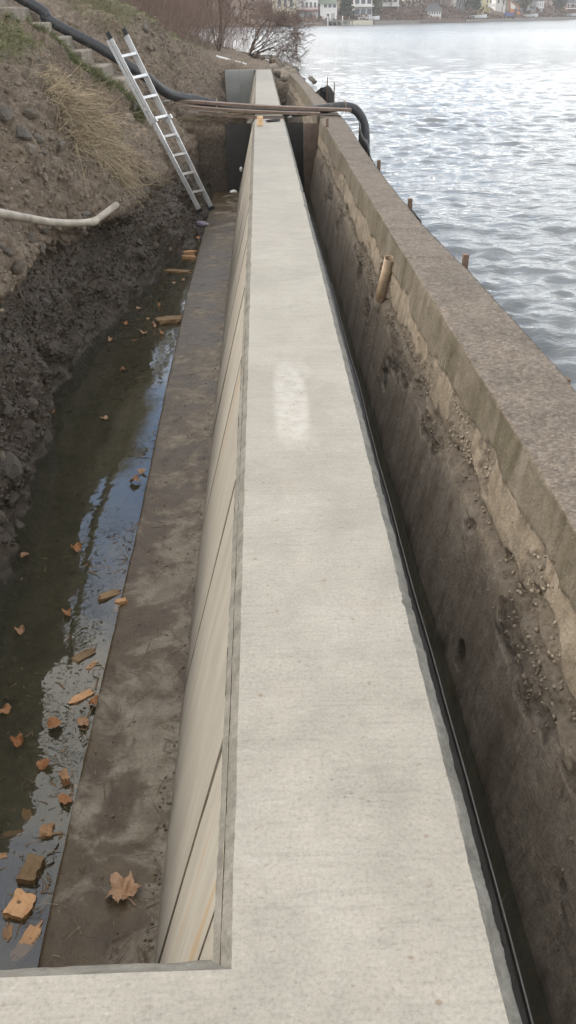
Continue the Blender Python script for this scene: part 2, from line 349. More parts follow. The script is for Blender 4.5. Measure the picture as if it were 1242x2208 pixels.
def dirt_mat():
    m, nt, b = newmat('dirt'); v = objc(nt); x, y, z = sep(nt, v)
    wetz = attr(nt, 'wet'); gr = attr(nt, 'grass')
    n1 = noise(nt, v, 2.2, 7, 0.65); n2 = noise(nt, v, 22, 6, 0.68); f = noise(nt, v, 95, 3, 0.7)
    dry = ramp(nt, n2, [(0.28, (0.075, 0.055, 0.037)), (0.5, (0.17, 0.131, 0.094)), (0.72, (0.285, 0.232, 0.172))])
    dry = mix(nt, 1.0, dry, ramp(nt, n1, [(0.3, 0.72), (0.5, 1.0), (0.7, 1.15)]), 'MULTIPLY')
    wet = ramp(nt, n2, [(0.28, (0.038, 0.030, 0.022)), (0.55, (0.105, 0.084, 0.061)), (0.75, (0.19, 0.158, 0.118))])
    peb = voro(nt, v, 26, 'F1', 'Color'); pd = voro(nt, v, 26)
    pm = ma(nt, 'MULTIPLY', sstep(nt, pd, 0.36, 0.24), sstep(nt, nd(nt, 'ShaderNodeRGBToBW', {0: peb}).outputs[0], 0.5, 0.6))
    dry = mix(nt, ma(nt, 'MULTIPLY', pm, 0.7), dry, ramp(nt, nd(nt, 'ShaderNodeSeparateColor', {0: peb}).outputs[0], [(0.2, (0.17, 0.15, 0.13)), (0.8, (0.34, 0.29, 0.23))]))
    c = mix(nt, wetz, dry, wet)
    c = mix(nt, ma(nt, 'MULTIPLY', gr, 0.7), c, ramp(nt, n2, [(0.3, (0.05, 0.06, 0.02)), (0.7, (0.14, 0.14, 0.055))]))
    c = mix(nt, 1.0, c, ramp(nt, f, [(0.3, 0.72), (0.5, 1.0), (0.75, 1.2)]), 'MULTIPLY')
    h = ma(nt, 'ADD', ma(nt, 'MULTIPLY', n2, 1.6), ma(nt, 'ADD', f, ma(nt, 'MULTIPLY', pm, 0.8)))
    setb(nt, b, c, ramp(nt, wetz, [(0, 0.92), (1, 0.55)]), h, 0.8, 0.02); return m
def simple(name, col, rough=0.7, var=0.25, scale=12, stretch=(1, 1, 1), bump=0.3, metal=0.0, rnd=0.0, dist=0.004, **kw):
    m, nt, b = newmat(name); v = scl(nt, objc(nt), stretch)
    n1 = noise(nt, v, scale, 5, 0.65); f = noise(nt, v, scale*7, 3, 0.6)
    c = mix(nt, 1.0, col, ramp(nt, n1, [(0.28, 1-var), (0.5, 1.0), (0.75, 1+var*0.7)]), 'MULTIPLY')
    c = mix(nt, 0.6, c, ramp(nt, f, [(0.3, 1-var*0.8), (0.7, 1+var*0.5)]), 'MULTIPLY')
    if rnd > 0:
        c = mix(nt, 1.0, c, ramp(nt, objrand(nt), [(0, 1-rnd), (1, 1+rnd)]), 'MULTIPLY')
    setb(nt, b, c, rough, ma(nt, 'ADD', n1, ma(nt, 'MULTIPLY', f, 0.5)), bump, dist, Metallic=metal, **kw)
    return m
def wood_mat(name, c0, c1, knots=True):
    m, nt, b = newmat(name); v = objc(nt); r = objrand(nt)
    off = nd(nt, 'ShaderNodeCombineXYZ', {0: ma(nt, 'MULTIPLY', r, 9.0), 1: ma(nt, 'MULTIPLY', r, 23.0), 2: 0.0}).outputs[0]
    vv = nd(nt, 'ShaderNodeVectorMath', {0: v, 1: off}, operation='ADD').outputs[0]
    g1 = noise(nt, scl(nt, vv, (7, 110, 110)), 1, 4, 0.6, 0.6); g2 = noise(nt, vv, 9, 4)
    c = mix(nt, g1, c0, c1)
    c = mix(nt, 1.0, c, ramp(nt, g2, [(0.3, 0.65), (0.55, 1.0), (0.8, 1.15)]), 'MULTIPLY')
    c = mix(nt, 1.0, c, ramp(nt, r, [(0, 0.7), (1, 1.2)]), 'MULTIPLY')
    if knots:
        k = sstep(nt, voro(nt, vv, 16), 0.16, 0.08); c = mix(nt, ma(nt, 'MULTIPLY', k, 0.8), c, (0.07, 0.04, 0.02))
    setb(nt, b, c, 0.75, g1, 0.5, 0.003); return m
def leaf_mat():
    m, nt, b = newmat('dead_leaf'); v = objc(nt); r = objrand(nt)
    n1 = noise(nt, v, 45, 5, 0.6)
    c = ramp(nt, r, [(0, (0.36, 0.16, 0.06)), (0.4, (0.42, 0.21, 0.09)), (0.7, (0.48, 0.30, 0.18)), (1, (0.40, 0.22, 0.12))])
    c = mix(nt, 1.0, c, ramp(nt, n1, [(0.3, 0.55), (0.5, 1.0), (0.75, 1.25)]), 'MULTIPLY')
    setb(nt, b, c, 0.6, n1, 0.4, 0.003); return m
def lake_mat():
    m, nt, b = newmat('lake_water'); v = objc(nt)
    n1 = noise(nt, scl(nt, v, (0.7, 1.3, 1)), 8.5, 5, 0.6, 0.4); n2 = noise(nt, scl(nt, v, (0.6, 1.3, 1)), 2.6, 4, 0.6, 0.3)
    h = ma(nt, 'ADD', ma(nt, 'MULTIPLY', n1, 0.45), ma(nt, 'MULTIPLY', n2, 1.2))
    x, y, z = sep(nt, v); rg_ = nd(nt, 'ShaderNodeMapRange', {'Value': y, 'From Min': 15.0, 'From Max': 140.0, 'To Min': 0.025, 'To Max': 0.30}).outputs[0]   # waves too fine to build
    setb(nt, b, (0.13, 0.142, 0.148), rg_, h, 0.55, 0.06, IOR=1.33); return m
def pool_mat():
    m, nt, b = newmat('pool_water'); v = objc(nt); nt.nodes.remove(b)
    h = noise(nt, v, 6.0, 3, 0.5, 0.2)
    bn = nd(nt, 'ShaderNodeBump', {'Height': h, 'Strength': 0.08, 'Distance': 0.02}).outputs[0]
    fr = nd(nt, 'ShaderNodeFresnel', {'IOR': 1.72, 'Normal': bn}).outputs[0]
    tr = nd(nt, 'ShaderNodeBsdfTransparent', {'Color': (0.74, 0.72, 0.60, 1)})
    gl = nd(nt, 'ShaderNodeBsdfGlossy', {'Color': (1, 1, 1, 1), 'Roughness': 0.015, 'Normal': bn})
    ms = nd(nt, 'ShaderNodeMixShader', {0: fr}); mk = nd(nt, 'ShaderNodeMixShader', {0: 0.16}); df = nd(nt, 'ShaderNodeBsdfDiffuse', {'Color': (0.22, 0.215, 0.15, 1)}); nt.links.new(tr.outputs[0], mk.inputs[1]); nt.links.new(df.outputs[0], mk.inputs[2]); nt.links.new(mk.outputs[0], ms.inputs[1]); nt.links.new(gl.outputs[0], ms.inputs[2])
    nt.links.new(ms.outputs[0], nt.nodes['Material Output'].inputs[0]); return m
def stone_mat():
    m, nt, b = newmat('stone'); v = objc(nt); r = objrand(nt)
    n1 = noise(nt, v, 2.2, 6, 0.65); f = noise(nt, v, 14, 4, 0.7)
    c = ramp(nt, r, [(0, (0.11, 0.095, 0.075)), (0.35, (0.18, 0.148, 0.11)), (0.6, (0.165, 0.152, 0.135)), (1, (0.27, 0.225, 0.17))])
    c = mix(nt, 1.0, c, ramp(nt, n1, [(0.3, 0.6), (0.5, 1.0), (0.75, 1.3)]), 'MULTIPLY')
    setb(nt, b, c, 0.9, ma(nt, 'ADD', n1, f), 0.6, 0.1); return m
def hose_mat():
    m, nt, b = newmat('black_hose'); v = objc(nt); n1 = noise(nt, v, 6, 6, 0.7)
    c = ramp(nt, n1, [(0.35, (0.022, 0.023, 0.026)), (0.6, (0.04, 0.041, 0.044)), (0.78, (0.15, 0.145, 0.135))])
    setb(nt, b, c, 0.5); return m
MT = dict(top=concrete_top(), edge=concrete_edge(), panel=panel_mat(), gpanel=panel_mat(True), footing=footing_mat(), old=old_wall_mat(), dirt=dirt_mat(),
  core=simple('seam_core', (0.27, 0.24, 0.19), 0.95), stone=stone_mat(), lake=lake_mat(), pool=pool_mat(), hose=hose_mat(), leaf=leaf_mat(),
  bed=simple('pool_silt', (0.115, 0.105, 0.068), 0.95, 0.5, 3.0, bump=0.5, dist=0.03),
  gapbed=simple('gap_mud', (0.045, 0.034, 0.022), 0.6, 0.4, 5),
  alu=simple('aluminium', (0.56, 0.57, 0.58), 0.38, 0.25, 5, bump=0.15, metal=0.35),
  alud=simple('rung_aluminium', (0.36, 0.35, 0.34), 0.5, 0.35, 5, bump=0.15, metal=0.3),
  rubber=simple('black_rubber', (0.02, 0.02, 0.022), 0.6),
  pvcw=simple('white_pvc', (0.34, 0.30, 0.245), 0.5, 0.45, 6, bump=0.15), pvct=simple('tan_pvc', (0.33, 0.24, 0.155), 0.55, 0.45, 7),
  plank=wood_mat('grey_plank', (0.085, 0.058, 0.042), (0.20, 0.145, 0.11), False), fresh=wood_mat('split_wood', (0.44, 0.20, 0.085), (0.74, 0.47, 0.24)),
  brownwood=wood_mat('brown_wood', (0.18, 0.11, 0.05), (0.36, 0.24, 0.12)), stake=wood_mat('stake_wood', (0.10, 0.065, 0.042), (0.20, 0.135, 0.09), False),
  lumber=wood_mat('lumber', (0.52, 0.34, 0.19), (0.68, 0.48, 0.30), False),
  darksheet=simple('dark_sheet', (0.030, 0.028, 0.026), 0.8, 0.4, 4), fabric=simple('black_fabric', (0.02, 0.02, 0.021), 0.55, 0.4, 20),
  straw=simple('straw', (0.34, 0.275, 0.18), 0.85, 0.5, 9, bump=0), deb=simple('plant_debris', (0.14, 0.105, 0.06), 0.85, 0.5, 6, bump=0),
  grass=simple('grass', (0.125, 0.135, 0.052), 0.8, 0.5, 4, bump=0), root=simple('root', (0.17, 0.13, 0.09), 0.9, 0.4, 9, bump=0),
  step=simple('step_concrete', (0.235, 0.205, 0.165), 0.9, 0.4, 5, bump=0.6, rnd=0.1, dist=0.02),
  litter=simple('white_litter', (0.72, 0.72, 0.70), 0.6, 0.15, 20), can=simple('purple_plastic', (0.36, 0.33, 0.42), 0.5, 0.4, 30),
  twig=simple('bare_twigs', (0.145, 0.098, 0.078), 0.9, 0.3, 2, bump=0), bark=simple('bark', (0.10, 0.078, 0.06), 0.9, 0.4, 6, bump=0.6, dist=0.02),
  glint=simple('glint_line', (0.50, 0.49, 0.46), 0.45, 0.2, 9, metal=0.2))

# ------------------------------------------------------------------ ground, lake
ZL = -0.5
tag(ob('ground', mesh('ground', [(-700, -700, -2.2), (700, -700, -2.2), (700, 700, -2.2), (-700, 700, -2.2)], [(0, 1, 2, 3)], MT['gapbed'])), 'brown lake bed and ground under the water', kind='structure')
def xs(Y):
    return np.interp(Y, [-20, 26.3, 30, 35, 38.5, 42, 48, 55, 70, 90, 120, 220, 450], [1.22, 1.22, 1.5, 1.45, 1.2, 0.9, 0.4, 0, -3, -12, -40, -80, -150])
ys = [-8.0]
while ys[-1] < 3: ys.append(ys[-1]+0.12)
while ys[-1] < 430: ys.append(ys[-1]+max(0.035, 0.0056*ys[-1]))
ys = np.array(ys); tt = np.linspace(0, 1, 470)
wd = 15+0.85*np.maximum(ys, 0)
LX = xs(ys)[:, None]+wd[:, None]*(tt[None, :]**1.7); LY = np.broadcast_to(ys[:, None], LX.shape)
sp = np.broadcast_to(np.maximum(0.04, 0.0056*np.maximum(ys, 3))[:, None], LX.shape)
spx = wd[:, None]*1.7*np.maximum(tt[None, :], 0.02)**0.7/470
LZ = np.zeros(LX.shape); warp = fbm(np.stack([LX, LY, 0*LX], -1), 0.35, 2, k=5)*0.9
for i in range(64):
    lam = 0.13*(13.0**(i/63.0)); th = math.radians(-90+RS.normal(0, 38)+8); k = 2*math.pi/lam
    amp = 0.0125*lam**0.95*RS.uniform(0.5, 1.2)*(1.75 if lam < 0.5 else 1.0 if lam < .9 else 0.35)
    fade = smooth(lam/(np.maximum(sp, spx*0.6)), 2.0, 4.5)
    ph = k*(LX*math.cos(th)+LY*math.sin(th)+warp*0.35)+RS.uniform(0, 6.28)
    LZ += fade*amp*(np.sin(ph)+0.25*np.sin(2*ph+1.57))
gust = 0.75+0.5*fbm(np.stack([LX*0.6, LY, 0*LX], -1), 0.16, 3, k=9)
tag(grid_obj('lake', np.stack([LX, LY, ZL+LZ*gust*0.52], -1), MT['lake'], flip=True), 'choppy silver grey lake water', kind='structure')

# ------------------------------------------------------------------ dirt bank
ST = [  # Y, toe x, mid, under, lip, s1, s2, brow, up1, up2
 (-2.0, -1.30, (-1.45, -.7), (-1.60, -.25), (-1.50, 0.0), (-1.85, .35), (-2.3, .65), (-2.9, .95), (-4, 1.25), (-9, 2.6)),
 (3.5, -1.45, (-1.58, -.7), (-1.80, -.16), (-1.52, .06), (-1.88, .38), (-2.3, .70), (-2.9, 1.0), (-4, 1.3), (-9, 2.6)),
 (4.5, -1.55, (-1.68, -.7), (-1.90, -.18), (-1.56, .03), (-1.92, .40), (-2.3, .75), (-2.9, 1.05), (-4, 1.35), (-9, 2.6)),
 (6.0, -1.76, (-1.86, -.7), (-2.0, -.28), (-1.66, -.04), (-1.97, .42), (-2.28, .83), (-2.8, 1.18), (-4, 1.5), (-9, 2.8)),
 (7.0, -1.68, (-1.78, -.7), (-1.90, -.34), (-1.58, -.12), (-1.88, .42), (-2.17, .88), (-2.6, 1.28), (-3.7, 1.65), (-9, 3.0)),
 (8.4, -1.43, (-1.55, -.75), (-1.70, -.46), (-1.43, -.25), (-1.75, .32), (-2.02, .80), (-2.3, 1.18), (-3.0, 1.55), (-9, 3.2)),
 (9.6, -1.26, (-1.38, -.75), (-1.45, -.55), (-1.38, -.32), (-1.65, .2), (-2.0, .72), (-2.4, 1.16), (-3.0, 1.5), (-9, 3.2)),
 (10.2, -1.05, (-1.22, -.72), (-1.30, -.5), (-1.30, -.35), (-1.58, .14), (-1.92, .58), (-2.45, 1.08), (-3.0, 1.4), (-9, 3.1)),
 (10.75, -0.92, (-1.10, -.7), (-1.20, -.5), (-1.24, -.36), (-1.50, .05), (-1.8, .22), (-2.3, .36), (-2.9, .6), (-9, 3.0)),
 (12.2, -0.86, (-1.02, -.75), (-1.12, -.5), (-1.17, -.38), (-1.45, .05), (-1.8, .22), (-2.3, .34), (-2.9, .6), (-9, 3.0)),
 (12.5, -0.84, (-1.0, -.75), (-1.1, -.5), (-1.15, -.36), (-1.45, .1), (-1.85, .50), (-2.25, .82), (-3.0, 1.30), (-9, 3.4)),
 (12.75, -0.83, (-1.0, -.75), (-1.1, -.5), (-1.15, -.34), (-1.45, .12), (-1.85, .45), (-2.25, .70), (-3.0, 1.15), (-9, 4.0)),
 (13.9, -0.82, (-1.0, -.75), (-1.08, -.5), (-1.12, -.3), (-1.4, .1), (-1.85, .42), (-2.3, .72), (-3.1, 1.2), (-9, 4.0)),
 (14.4, -0.82, (-1.0, -.7), (-1.05, -.45), (-1.12, -.25), (-1.4, .0), (-1.85, .42), (-2.5, .85), (-3.3, 1.35), (-9, 4.2)),
 (16.0, -0.85, (-1.0, -.7), (-1.1, -.4), (-1.2, -.2), (-1.45, .35), (-1.75, .95), (-2.05, 1.4), (-3.0, 1.9), (-9, 4.4)),
 (19.5, -0.95, (-1.1, -.7), (-1.2, -.4), (-1.3, -.2), (-1.5, .25), (-1.75, .75), (-2.05, 1.12), (-3.0, 1.6), (-9, 4.2)),
 (25.4, -1.05, (-1.15, -.7), (-1.25, -.4), (-1.35, -.2), (-1.5, .15), (-1.7, .45), (-2.0, .74), (-3.0, 1.2), (-9, 3.8)),
 (28.9, -1.12, (-1.15, -.7), (-1.2, -.4), (-1.25, -.15), (-1.4, .1), (-1.6, .35), (-1.9, .58), (-3.0, 1.0), (-9, 3.6)),
 (29.5, 0.9, (0.5, -.35), (-.1, -.05), (-.6, .08), (-1.1, .2), (-1.5, .35), (-1.8, .5), (-3.0, .95), (-9, 3.4)),
 (32.0, 1.5, (1.0, -.35), (.4, -.1), (-.4, .05), (-1.0, .15), (-1.4, .25), (-1.8, .36), (-3.0, .9), (-9, 3.2)),
 (40.0, 1.1, (.7, -.4), (.2, -.2), (-.5, .0), (-1.1, .1), (-1.5, .2), (-2.0, .35), (-3.2, .9), (-9, 3.0)),
 (60.0, -1.5, (-2, -.4), (-2.5, -.2), (-3, .0), (-3.5, .1), (-4, .2), (-4.5, .35), (-5.5, .9), (-12, 3.0)),
 (95.0, -16, (-17, -.4), (-18, -.2), (-19, .0), (-20, .1), (-21, .3), (-22, .6), (-24, 1.5), (-40, 5.0))]
def station(s):
    Y, t = s[0], s[1]
    zb = -1.15 if Y < 29.2 else -0.55
    return [(t+0.45, zb-0.32), (t+0.12, zb-0.16), (t, zb)] + list(s[2:])
SY = np.array([s[0] for s in ST]); SP = np.array([station(s) for s in ST])      # (n,11,2)
ub = [-2.0]
while ub[-1] < 95: ub.append(ub[-1]+(0.06 if ub[-1] < 2.5 else max(0.022, 0.0034*ub[-1]) if ub[-1] < 33 else 0.5))
ub = np.array(ub); nv = 300
PX = np.stack([[np.interp(ub, SY, SP[:, j, c]) for c in range(2)] for j in range(SP.shape[1])], 1)   # (2,11,nu)
PX = np.transpose(PX, (2, 1, 0))
for _ in range(2): PX[1:-1] = 0.25*PX[:-2]+0.5*PX[1:-1]+0.25*PX[2:]
wv = np.cumsum([0]+[0.6, 0.5, 1.2, 1.2, 1.3, 1.6, 1.5, 1.5, 1.6, 1.4]); wv = wv/wv[-1]
vs = np.linspace(0, 1, nv)
B = np.zeros((len(ub), nv, 3)); B[..., 1] = ub[:, None]
for c, ci in ((0, 0), (1, 2)):
    for i in range(len(ub)): B[i, :, ci] = np.interp(vs, wv, PX[i, :, c])
# round the control polygon a little along the profile
for _ in range(6):
    B[:, 1:-1, 0] = 0.25*B[:, :-2, 0]+0.5*B[:, 1:-1, 0]+0.25*B[:, 2:, 0]; B[:, 1:-1, 2] = 0.25*B[:, :-2, 2]+0.5*B[:, 1:-1, 2]+0.25*B[:, 2:, 2]
def normals(P):
    du = np.gradient(P, axis=0); dv = np.gradient(P, axis=1); n = np.cross(du, dv)
    return n/(np.linalg.norm(n, axis=-1, keepdims=True)+1e-9)
BN = normals(B)
if BN[300, 200, 0] < 0: BN = -BN
vg = np.broadcast_to(vs[None, :], B.shape[:2])
steps_zone = smooth(B[..., 1], 12.6, 12.85)*smooth(B[..., 1], 14.1, 13.9)*smooth(B[..., 0], -1.6, -1.8)
amp = (0.35+0.65*smooth(B[..., 2], -1.3, -1.0))*(1-0.75*steps_zone)*np.where(B[..., 1] > 29.2, 0.7, 1.0)
d = 0.16*fbm(B, 1.3, 4, k=1)+0.11*fbm(B, 4.0, 5, 0.65, k=2)
w1, id1 = worley(B+0.05*fbm(B, 6, 2, k=4)[..., None], 7.0, 3)
d += 0.085*np.maximum(0, 0.62-w1)*smooth(fbm(B, 1.1, 2, k=8), -0.2, 0.25)*(0.3+id1)
w0, id0 = worley(B*np.array([1, .8, 1])+0.08*fbm(B, 4, 3, k=6)[..., None], 3.6, 17); d += 0.16*np.maximum(0, 0.6-w0)*(id0-.2)
w2, id2 = worley(B, 16.0, 5); d += 0.05*np.maximum(0, 0.55-w2)*(0.2+id2)
d -= 0.075*(np.abs(fbm(B, 6.0, 4, 0.65, k=12))-0.2)
# vertical rills on the upper slopes
rill = fbm(np.stack([B[..., 0]*0.3, B[..., 1]*1.0, B[..., 2]*0.3], -1), 5.0, 3, k=21)
d += 0.10*rill*smooth(B[..., 2], 0.0, 0.5)*(1-smooth(vg, wv[8], wv[9]))
B = B+BN*(d*amp)[..., None]
wet = 1-smooth(B[..., 2]+0.16*fbm(B, 2.2, 4, k=31)+0.02*(B[..., 1]-5), -0.45, -0.12)
wet = np.where(B[..., 1] > 29, np.clip(wet*0.5, 0, 1), wet)
browv = wv[7]+0.03
gm = smooth(vg+0.05*fbm(B, 2.0, 3, k=41), wv[8]-0.045, wv[8]+0.0)*(B[..., 1] < 12.4)*(smooth(B[..., 1], 10.8, 10.3))
ridge = smooth(B[..., 1], 12.42, 12.55)*smooth(B[..., 1], 12.86, 12.72)*smooth(B[..., 0], -1.5, -1.7)
gm = np.maximum(gm, ridge)
far_g = smooth(vg, wv[8]-0.03, wv[8]+0.02)*smooth(B[..., 1], 15.0, 15.8)*smooth(vg, wv[9]+0.02, wv[9]-0.05)
gm = np.maximum(gm, far_g*0.8)
bank = grid_obj('dirt_bank', B, MT['dirt'], attrs={'wet': wet, 'grass': gm})
tag(bank, 'excavated brown dirt bank with stones and damp dark foot', kind='structure')
BN = normals(B)
if BN[300, 200, 0] < 0: BN = -BN
def bank_at(x, y, zmin=-9.0):     # surface point of the bank nearest to a plan position
    i = int(np.argmin(np.abs(ub-y))); j = int(np.argmin(np.abs(B[i, :, 0]-x)+0.3*(B[i, :, 2] < -1.1)+5.0*(B[i, :, 2] < zmin))); return B[i, j].copy(), BN[i, j].copy()
def bank_hit(px_, py_):          # first point of the bank along a pixel's direction
    dd = ray(px_, py_); dd = dd/np.linalg.norm(dd)
    Q = (B[::2, ::2]-CAM).reshape(-1, 3); t = Q@dd; r = np.linalg.norm(Q-t[:, None]*dd, axis=1)
    ok = np.where((t > 1)&(r < np.maximum(0.012, 0.006*t)))[0]
    if len(ok) == 0: ok = np.array([int(np.argmin(r+1e3*(t < 1)))])
    k = ok[int(np.argmin(t[ok]))]
    return B[::2, ::2].reshape(-1, 3)[k].copy(), BN[::2, ::2].reshape(-1, 3)[k].copy()

# stones: shared shapes
def stone_mesh(seed, sub=2, name='stone', mat='stone', flat=0.7):
    import bmesh
    bm = bmesh.new(); bmesh.ops.create_icosphere(bm, subdivisions=sub, radius=1.0)
    V = np.array([v.co[:] for v in bm.verts]); F = [tuple(v.index for v in f.verts) for f in bm.faces]; bm.free()
    r = np.random.RandomState(seed)
    for _ in range(7):
        n = r.normal(size=3); n /= np.linalg.norm(n); o = r.uniform(0.5, 0.85); dd = V@n-o; V = V-np.maximum(dd, 0)[:, None]*n
    V = V*(1+0.12*fbm(V, 1.6, 3, k=seed))[:, None]*np.array([1, r.uniform(0.65, 0.95), r.uniform(0.5, flat)])
    return mesh(name, V, F, MT[mat], False)
SM = [stone_mesh(s) for s in range(8)]
def put_stone(p, n, size, parent, sink=0.25, name='stone'):
    o = ob(name, random.choice(SM), parent); q = Vector(n).to_track_quat('Z', 'Y') @ Matrix.Rotation(random.uniform(0, 6.28), 4, 'Z').to_quaternion() @ Matrix.Rotation(random.uniform(-.5, .5), 4, 'X').to_quaternion()
    o.rotation_mode = 'QUATERNION'; o.rotation_quaternion = q; o.location = Vector(p)+Vector(n)*size*(0.5-sink*1.6); o.scale = (size, size*random.uniform(.8, 1.2), size*random.uniform(.8, 1.1)); return o
BF = B.reshape(-1, 3); BNF = BN.reshape(-1, 3)
area = (np.linalg.norm(np.gradient(B, axis=0), axis=-1)*np.linalg.norm(np.gradient(B, axis=1), axis=-1)).ravel()
def region(mask, n):
    p = area*mask; p = p/p.sum(); return RS.choice(len(BF), n, p=p)
base = (BF[:, 1] > 2.8)&(BF[:, 1] < 12.4)&(BF[:, 2] > -1.05)&(BF[:, 2] < 1.1)&(BF[:, 0] > -2.7)
upper = base&(BF[:, 2] > -0.1)&(BF[:, 2] < 0.85)
for px_, py_, s in [(70, 240, .13), (35, 285, .12), (140, 315, .09), (90, 290, .10), (20, 240, .11), (60, 320, .08), (15, 320, .07), (100, 262, .06), (160, 265, .07), (275, 245, .13), (300, 235, .10), (250, 260, .09), (165, 175, .07), (210, 320, .05), (122, 290, .05), (245, 285, .06), (60, 440, .05), (100, 492, .06), (95, 540, .06), (25, 545, .06), (190, 455, .08), (330, 555, .06), (300, 545, .08), (345, 530, .1), (310, 520, .07), (105, 645, .09), (325, 500, .06), (20, 1010, .14), (30, 1070, .11), (5, 1120, .10), (10, 985, .09), (45, 1130, .07), (280, 565, .05), (20, 880, .07), (75, 870, .10)]:
    p, n = bank_hit(px_, py_); put_stone(p, n, s*0.72, bank)
for i in region(upper*(1.0+2.0*(BF[:, 1] < 9)), 75): put_stone(BF[i], BNF[i], 0.022+0.05*random.random()**2.2, bank)
for i in region(base, 60): put_stone(BF[i], BNF[i], 0.02+0.035*random.random()**2, bank)
far = (BF[:, 1] > 14.3)&(BF[:, 1] < 27)&(BF[:, 2] > -.2)&(BF[:, 2] < 1.4)&(BF[:, 0] > -3)
for i in region(far, 40): put_stone(BF[i], BNF[i], random.uniform(.04, .1), bank)
# small clods and gravel: one mass
ico = stone_mesh(99, 1); iv = np.array([v.co[:] for v in ico.vertices]); iF = np.array([p.vertices[:] for p in ico.polygons])
def scatter(name, idx, smin, smax, mat, parent=None, pos=None, nor=None, powr=3.0):
    n = len(idx); P0 = (BF if pos is None else pos)[idx]; N0 = (BNF if nor is None else nor)[idx]
    s = smin+(smax-smin)*RS.rand(n)**powr
    a = RS.rand(n)*6.283; ca, sa = np.cos(a), np.sin(a); R3 = RS.normal(size=(n, 3, 3)); Q = np.linalg.qr(R3)[0]
    V = np.einsum('nij,kj->nki', Q, iv)*s[:, None, None]*np.array([1, 1, 0.8])+(P0+N0*s[:, None]*0.15)[:, None, :]
    F = (iF[None]+(np.arange(n)*len(iv))[:, None, None]).reshape(-1, 3)
    o = ob(name, mesh(name, V.reshape(-1, 3), F, mat), parent); o['kind'] = 'stuff'; return o
MT['deb2'] = simple('leaf_crumbs', (0.24, 0.16, 0.085), 0.8, 0.6, 5, bump=0)
MT['clod'] = simple('clod', (0.175, 0.137, 0.099), 0.95, 0.5, 16, bump=0.5)
MT['clodwet'] = simple('wet_clod', (0.085, 0.068, 0.05), 0.6, 0.5, 16, bump=0.5)
nb = area*base
wetf = wet.ravel()
scatter('gravel', region(base*(1-wetf)*np.minimum(1, 6/BF[:, 1]), 4200), 0.007, 0.045, MT['clod'], bank, powr=3.2)
scatter('wet_gravel', region(base*wetf*np.minimum(1, 6/BF[:, 1]), 6000), 0.006, 0.038, MT['clodwet'], bank, powr=2.2)
scatter('far_gravel', region(far, 2500), 0.012, 0.05, MT['clod'], bank)

# ------------------------------------------------------------------ trench floor, pool, gap
def sheet(name, x0, x1, y0, y1, z, nx, ny, mat, a=0.0, parent=None, k=0):
    X, Y = np.meshgrid(np.linspace(x0, x1, nx), np.linspace(y0, y1, ny), indexing='ij')
    P = np.stack([X, Y, np.full(X.shape, z)], -1)
    if a: P[..., 2] += a*fbm(P, 3.0, 4, k=k)
    return grid_obj(name, P, mat, parent, flip=False)
tag(sheet('trench_floor', -2.2, -0.70, 0.4, 14.3, -1.27, 80, 500, MT['bed'], 0.05, k=3), 'olive silt floor of the trench pool', kind='structure')
tag(sheet('trench_water', -2.3, -0.74, 0.5, 12.2, -1.155, 3, 8, MT['pool']), 'still murky pool standing in the trench', kind='structure')
tag(sheet('gap_floor', 0.5, 0.95, -1.5, 27, -1.30, 20, 200, MT['gapbed'], 0.03, k=6), 'muddy bottom of the gap between the walls', kind='structure')
tag(sheet('gap_water', 0.69, 0.93, -1.5, 14.0, -1.125, 2, 4, MT['pool']), 'dark brown water in the gap between the walls', kind='structure')

# ------------------------------------------------------------------ new concrete wall
wall = empty('retaining_wall', (0, 0, 0)); tag(wall, 'long new pale concrete retaining wall running away from the camera', 'wall')
def extr(name, prof, y0, y1, mat, parent, ystep, jit=None, caps=True):
    ny = max(2, int((y1-y0)/ystep)); Y = np.linspace(y0, y1, ny); pr = np.array(prof)
    P = np.zeros((ny, len(pr), 3)); P[..., 0] = pr[:, 0]; P[..., 2] = pr[:, 1]; P[..., 1] = Y[:, None]
    if jit is not None: P = jit(P)
    V = P.reshape(-1, 3); F = [tuple(f) for f in gridf(ny, len(pr), False)]
    if caps: F += [tuple(range(len(pr)-1, -1, -1)), tuple((ny-1)*len(pr)+i for i in range(len(pr)))]
    return ob(name, mesh(name, V, F, mat, False), parent)
XL, XR, YN, YE = -0.09, 0.36, 0.75, 28.45
def topjit(P): P[..., 2] += 0.0022*fbm(P, 4, 4, k=51); return P
ny = 1100; Yt = YN+(YE-YN)*np.linspace(0, 1, ny)**1.6; Xt = np.linspace(0, 1, 46)
rl = 0.0035*fbm(np.stack([Yt, 0*Yt, 0*Yt], -1), 9, 5, 0.7, k=61)+0.03*np.maximum(0, fbm(np.stack([Yt, 0*Yt+8, 0*Yt], -1), 5, 5, 0.7, k=66)-0.32); rrf = lambda y: 0.0055*fbm(np.stack([y, 0*y+3, 0*y], -1), 10, 6, 0.85, k=62)-0.05*np.maximum(0, fbm(np.stack([y, 0*y+6, 0*y], -1), 4, 6, 0.7, k=67)-0.30); rr = rrf(Yt)
P = np.zeros((ny, 46, 3)); P[..., 0] = (XL+rl)[:, None]+((XR+rr)-(XL+rl))[:, None]*Xt; P[..., 1] = Yt[:, None]
topjit(P); grid_obj('wall_top', P, MT['top'], wall, flip=True)
def chamfer(name, edge, zed, dx, dz, k):
    Q = np.zeros((ny, 7, 3)); t = np.linspace(0, 1, 7); Q[..., 1] = Yt[:, None]
    Q[..., 0] = edge[:, None]+dx*t; Q[..., 2] = zed[:, None]-dz*t
    nn = fbm(Q, 22, 4, 0.65, k=k)*0.004; nn[:, 0] = 0; Q[..., 2] += nn; Q[..., 0] += nn*np.sign(dx)*0.6; return Q
Q = chamfer('l', XL+rl, P[:, 0, 2], -0.036, 0.042, 71); grid_obj('chamfer', Q, MT['edge'], wall, flip=False)
